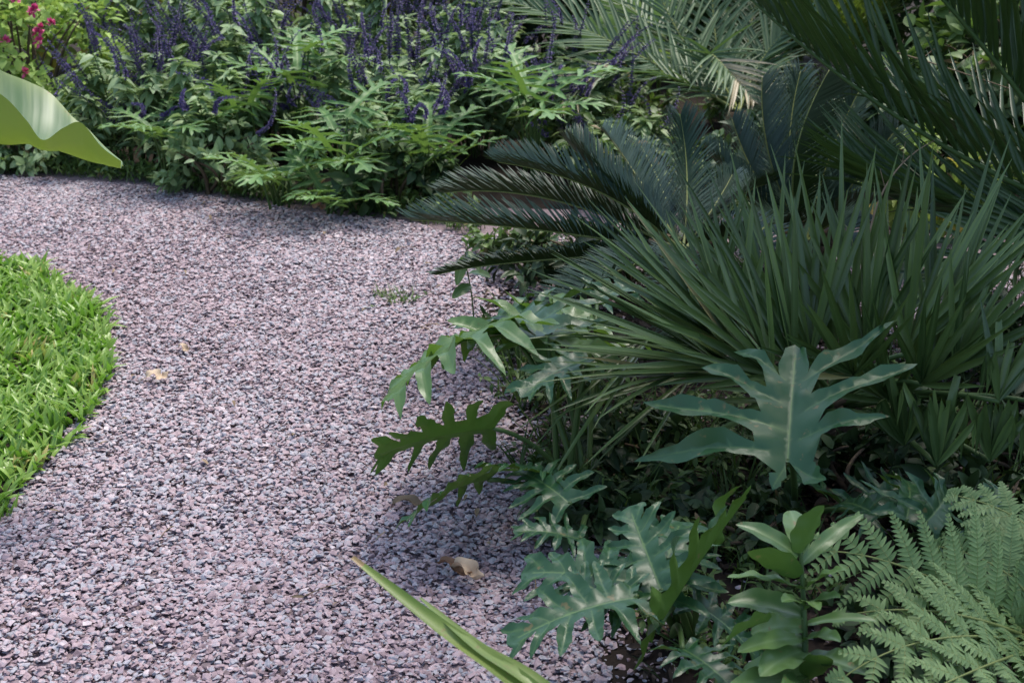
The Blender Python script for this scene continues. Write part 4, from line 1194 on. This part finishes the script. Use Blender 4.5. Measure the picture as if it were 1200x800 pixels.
def blades(mb, cx, cy, r, n, h, w=.006):
    a = rng.uniform(0, 6.28, n); q = np.sqrt(rng.uniform(0, 1, n)) * r
    b = np.stack([cx + np.cos(a) * q, cy + np.sin(a) * q, np.full(n, .0)], 1)
    a2 = rng.uniform(0, 6.28, n); le = rng.uniform(.1, .8, n)
    d = np.stack([np.cos(a2) * le, np.sin(a2) * le, np.ones(n)], 1)
    for qd in range(3):
        i = rng.integers(0, 3, n) == qd
        mb.scatter(GRASSB[qd], b[i], d[i], np.stack([-np.cos(a2[i]), -np.sin(a2[i]), le[i]], 1), h * rng.uniform(.5, 1.2, i.sum()), w * rng.uniform(.6, 1.2, i.sum()), rng.uniform(0, .93, i.sum()))


mb = MB()
for (px, py, r, n, h) in ((690, 560, .16, 60, .10), (650, 470, .14, 50, .16), (730, 600, .12, 40, .12), (780, 520, .2, 60, .14), (760, 690, .1, 20, .06), (840, 640, .14, 30, .10), (900, 700, .14, 26, .08),
                          (870, 560, .15, 40, .12), (1020, 500, .25, 50, .15), (1150, 430, .25, 60, .25), (1170, 600, .2, 40, .15), (620, 420, .12, 40, .14), (680, 330, .15, 40, .16), (820, 300, .25, 50, .25), (1180, 700, .2, 40, .12), (850, 780, .12, 25, .06)):
    c = G(px, py); weeds(mb, c[0], c[1], r, n, h)
    blades(mb, c[0], c[1], r * 1.1, n * 2, h * 1.3)
tag(mb.build('undergrowth', [M['under'], M['stem']], None), 'thin weeds and grass between the bed plants', 'undergrowth', kind='stuff')
mb = MB()
for px in np.arange(-150, 560, 14):
    py = np.interp(px, (-150, 0, 110, 200, 300, 400, 480, 545), (206, 206, 212, 221, 238, 252, 259, 276)) - 3
    c = G(px + random.uniform(-6, 6), py); weeds(mb, c[0], c[1] + .06, .08, 7, random.uniform(.05, .13), .026); blades(mb, c[0], c[1] + .06, .08, 16, .10, .005)
for k in range(70):
    x, y = random.uniform(-2.6, 2.4), random.uniform(5.3, 7.4)
    if inpoly([(x, y)], FARBED)[0]:
        weeds(mb, x, y, .16, 10, random.uniform(.1, .32), .05); blades(mb, x, y, .15, 14, .25, .008)
tag(mb.build('ground_cover', [M['weed'], M['stem']], None), 'low ground cover fringing the far border', 'ground cover', kind='stuff')
mb = MB(); c = G(465, 352); blades(mb, c[0], c[1], .07, 70, .05, .004); weeds(mb, c[0], c[1], .06, 10, .03, .015)
tag(mb.build('weed_tuft', [M['weed'], M['stem']], None), 'small pale weed tuft growing in the gravel under the sago palm frond tip', 'weed')
mb = MB(); c = G(2, 604); blades(mb, c[0] - .02, c[1], .05, 150, .045, .007)
tag(mb.build('grass_tuft', M['grass'], None), 'separate green grass tuft in the gravel below the lawn', 'grass tuft')

# seedling vine by the path
vb = G(560, 400)
root = thing('seedling', 'thin upright seedling with small hanging leaves at the path edge', 'seedling', vb)
pts = smooth([vb, W(556, 380, 4.05), W(552, 340, 4.0), W(545, 305, 3.95), W(548, 290, 3.93)], 16)
mb = MB(); mb.tube(pts, np.linspace(.003, .0015, 16), 0, .5, 5); mb.build('stem', M['stem'], root)
for (a, b) in (((545, 300), (535, 335)), ((546, 295), (562, 318)), ((550, 320), (575, 326)), ((552, 335), (530, 350)), ((548, 292), (541, 282))):
    p0, p1 = W(*a, 3.95), W(*b, 3.9); mb = MB(); broad_leaf(mb, bez(p0, lerp(p0, p1, .5) + UPH * .006, p1, 8), (.3, -.5, .8), .016, .08, .3, random.random(), 2); mb.build('leaf', M['sapling'], root)

# dry stalks among the palms
for (a, m_, b, lab) in ((W(1016, 300, 3.9), W(1040, 215, 3.95), W(1095, 165, 4.0), 'dry tan flower stalk leaning up behind the fan palm blades'),
                        (W(1040, 60, 4.7), W(1085, 72, 4.7), W(1195, 108, 4.6), 'thin pale dead twig crossing between the two dark palm fronds')):
    mb = MB(); mb.tube(bez(a, m_, b, 14), np.linspace(.0035, .0015, 14), 0, .6, 5)
    if lab.startswith('dry tan'):
        mb.tube(bez(np.array((a[0] - .06, a[1] + .03, 0)), lerp(np.array((a[0] - .05, a[1], 0)), a, .5), a, 8), np.full(8, .0036), 0, .6, 5)
    for k in range(3):
        f = .3 + .2 * k; q = bez(a, m_, b, 14)[int(f * 13)]; mb.tube([q, q + np.array((random.uniform(-.03, .06), 0, random.uniform(.03, .08)))], (.0014, .0008), 0, .5, 4)
    tag(mb.build('dead_stalk', M['stalk']), lab, 'stalk')

# ------------------------------------------------------------------ camera, light, world
cam = bpy.data.cameras.new('camera'); co = bpy.data.objects.new('camera', cam); COL.objects.link(co)
co.location = CAM; co.rotation_euler = (math.pi / 2 - PITCH, 0, 0)
cam.sensor_width = 36; cam.lens = FPX / 1200 * 36; cam.clip_start = .05; cam.clip_end = 500
cam.dof.use_dof = True; cam.dof.focus_distance = 3.0; cam.dof.aperture_fstop = 9.0
scene.camera = co

SUN_EL, SUN_AZ = 68, 30      # azimuth from +Y towards +X
sun = bpy.data.lights.new('sun', 'SUN'); so = bpy.data.objects.new('sun', sun); COL.objects.link(so)
sun.energy = 1.8; sun.angle = R(18); sun.color = (1, .95, .87)
sv = Vector((math.sin(R(SUN_AZ)) * math.cos(R(SUN_EL)), math.cos(R(SUN_AZ)) * math.cos(R(SUN_EL)), math.sin(R(SUN_EL))))
so.rotation_euler = sv.to_track_quat('Z', 'Y').to_euler(); so.location = (-3, 4, 8)
w = bpy.data.worlds.new('World'); scene.world = w; w.use_nodes = True
nt = w.node_tree; bg = nt.nodes['Background']
sky = nt.nodes.new('ShaderNodeTexSky'); sky.sky_type = 'NISHITA'; sky.sun_disc = False
sky.sun_elevation = R(SUN_EL); sky.sun_rotation = R(SUN_AZ); sky.air_density = 1.0; sky.dust_density = 2.5; sky.ozone_density = 1.0
nt.links.new(sky.outputs[0], bg.inputs[0]); bg.inputs[1].default_value = .15
scene.view_settings.view_transform = 'Standard'; scene.view_settings.look = 'None'
scene.view_settings.exposure = 1.09; scene.view_settings.gamma = 1
scene.cycles.use_denoising = True
scene.cycles.max_bounces = 7; scene.cycles.diffuse_bounces = 3; scene.cycles.glossy_bounces = 2; scene.cycles.transmission_bounces = 4
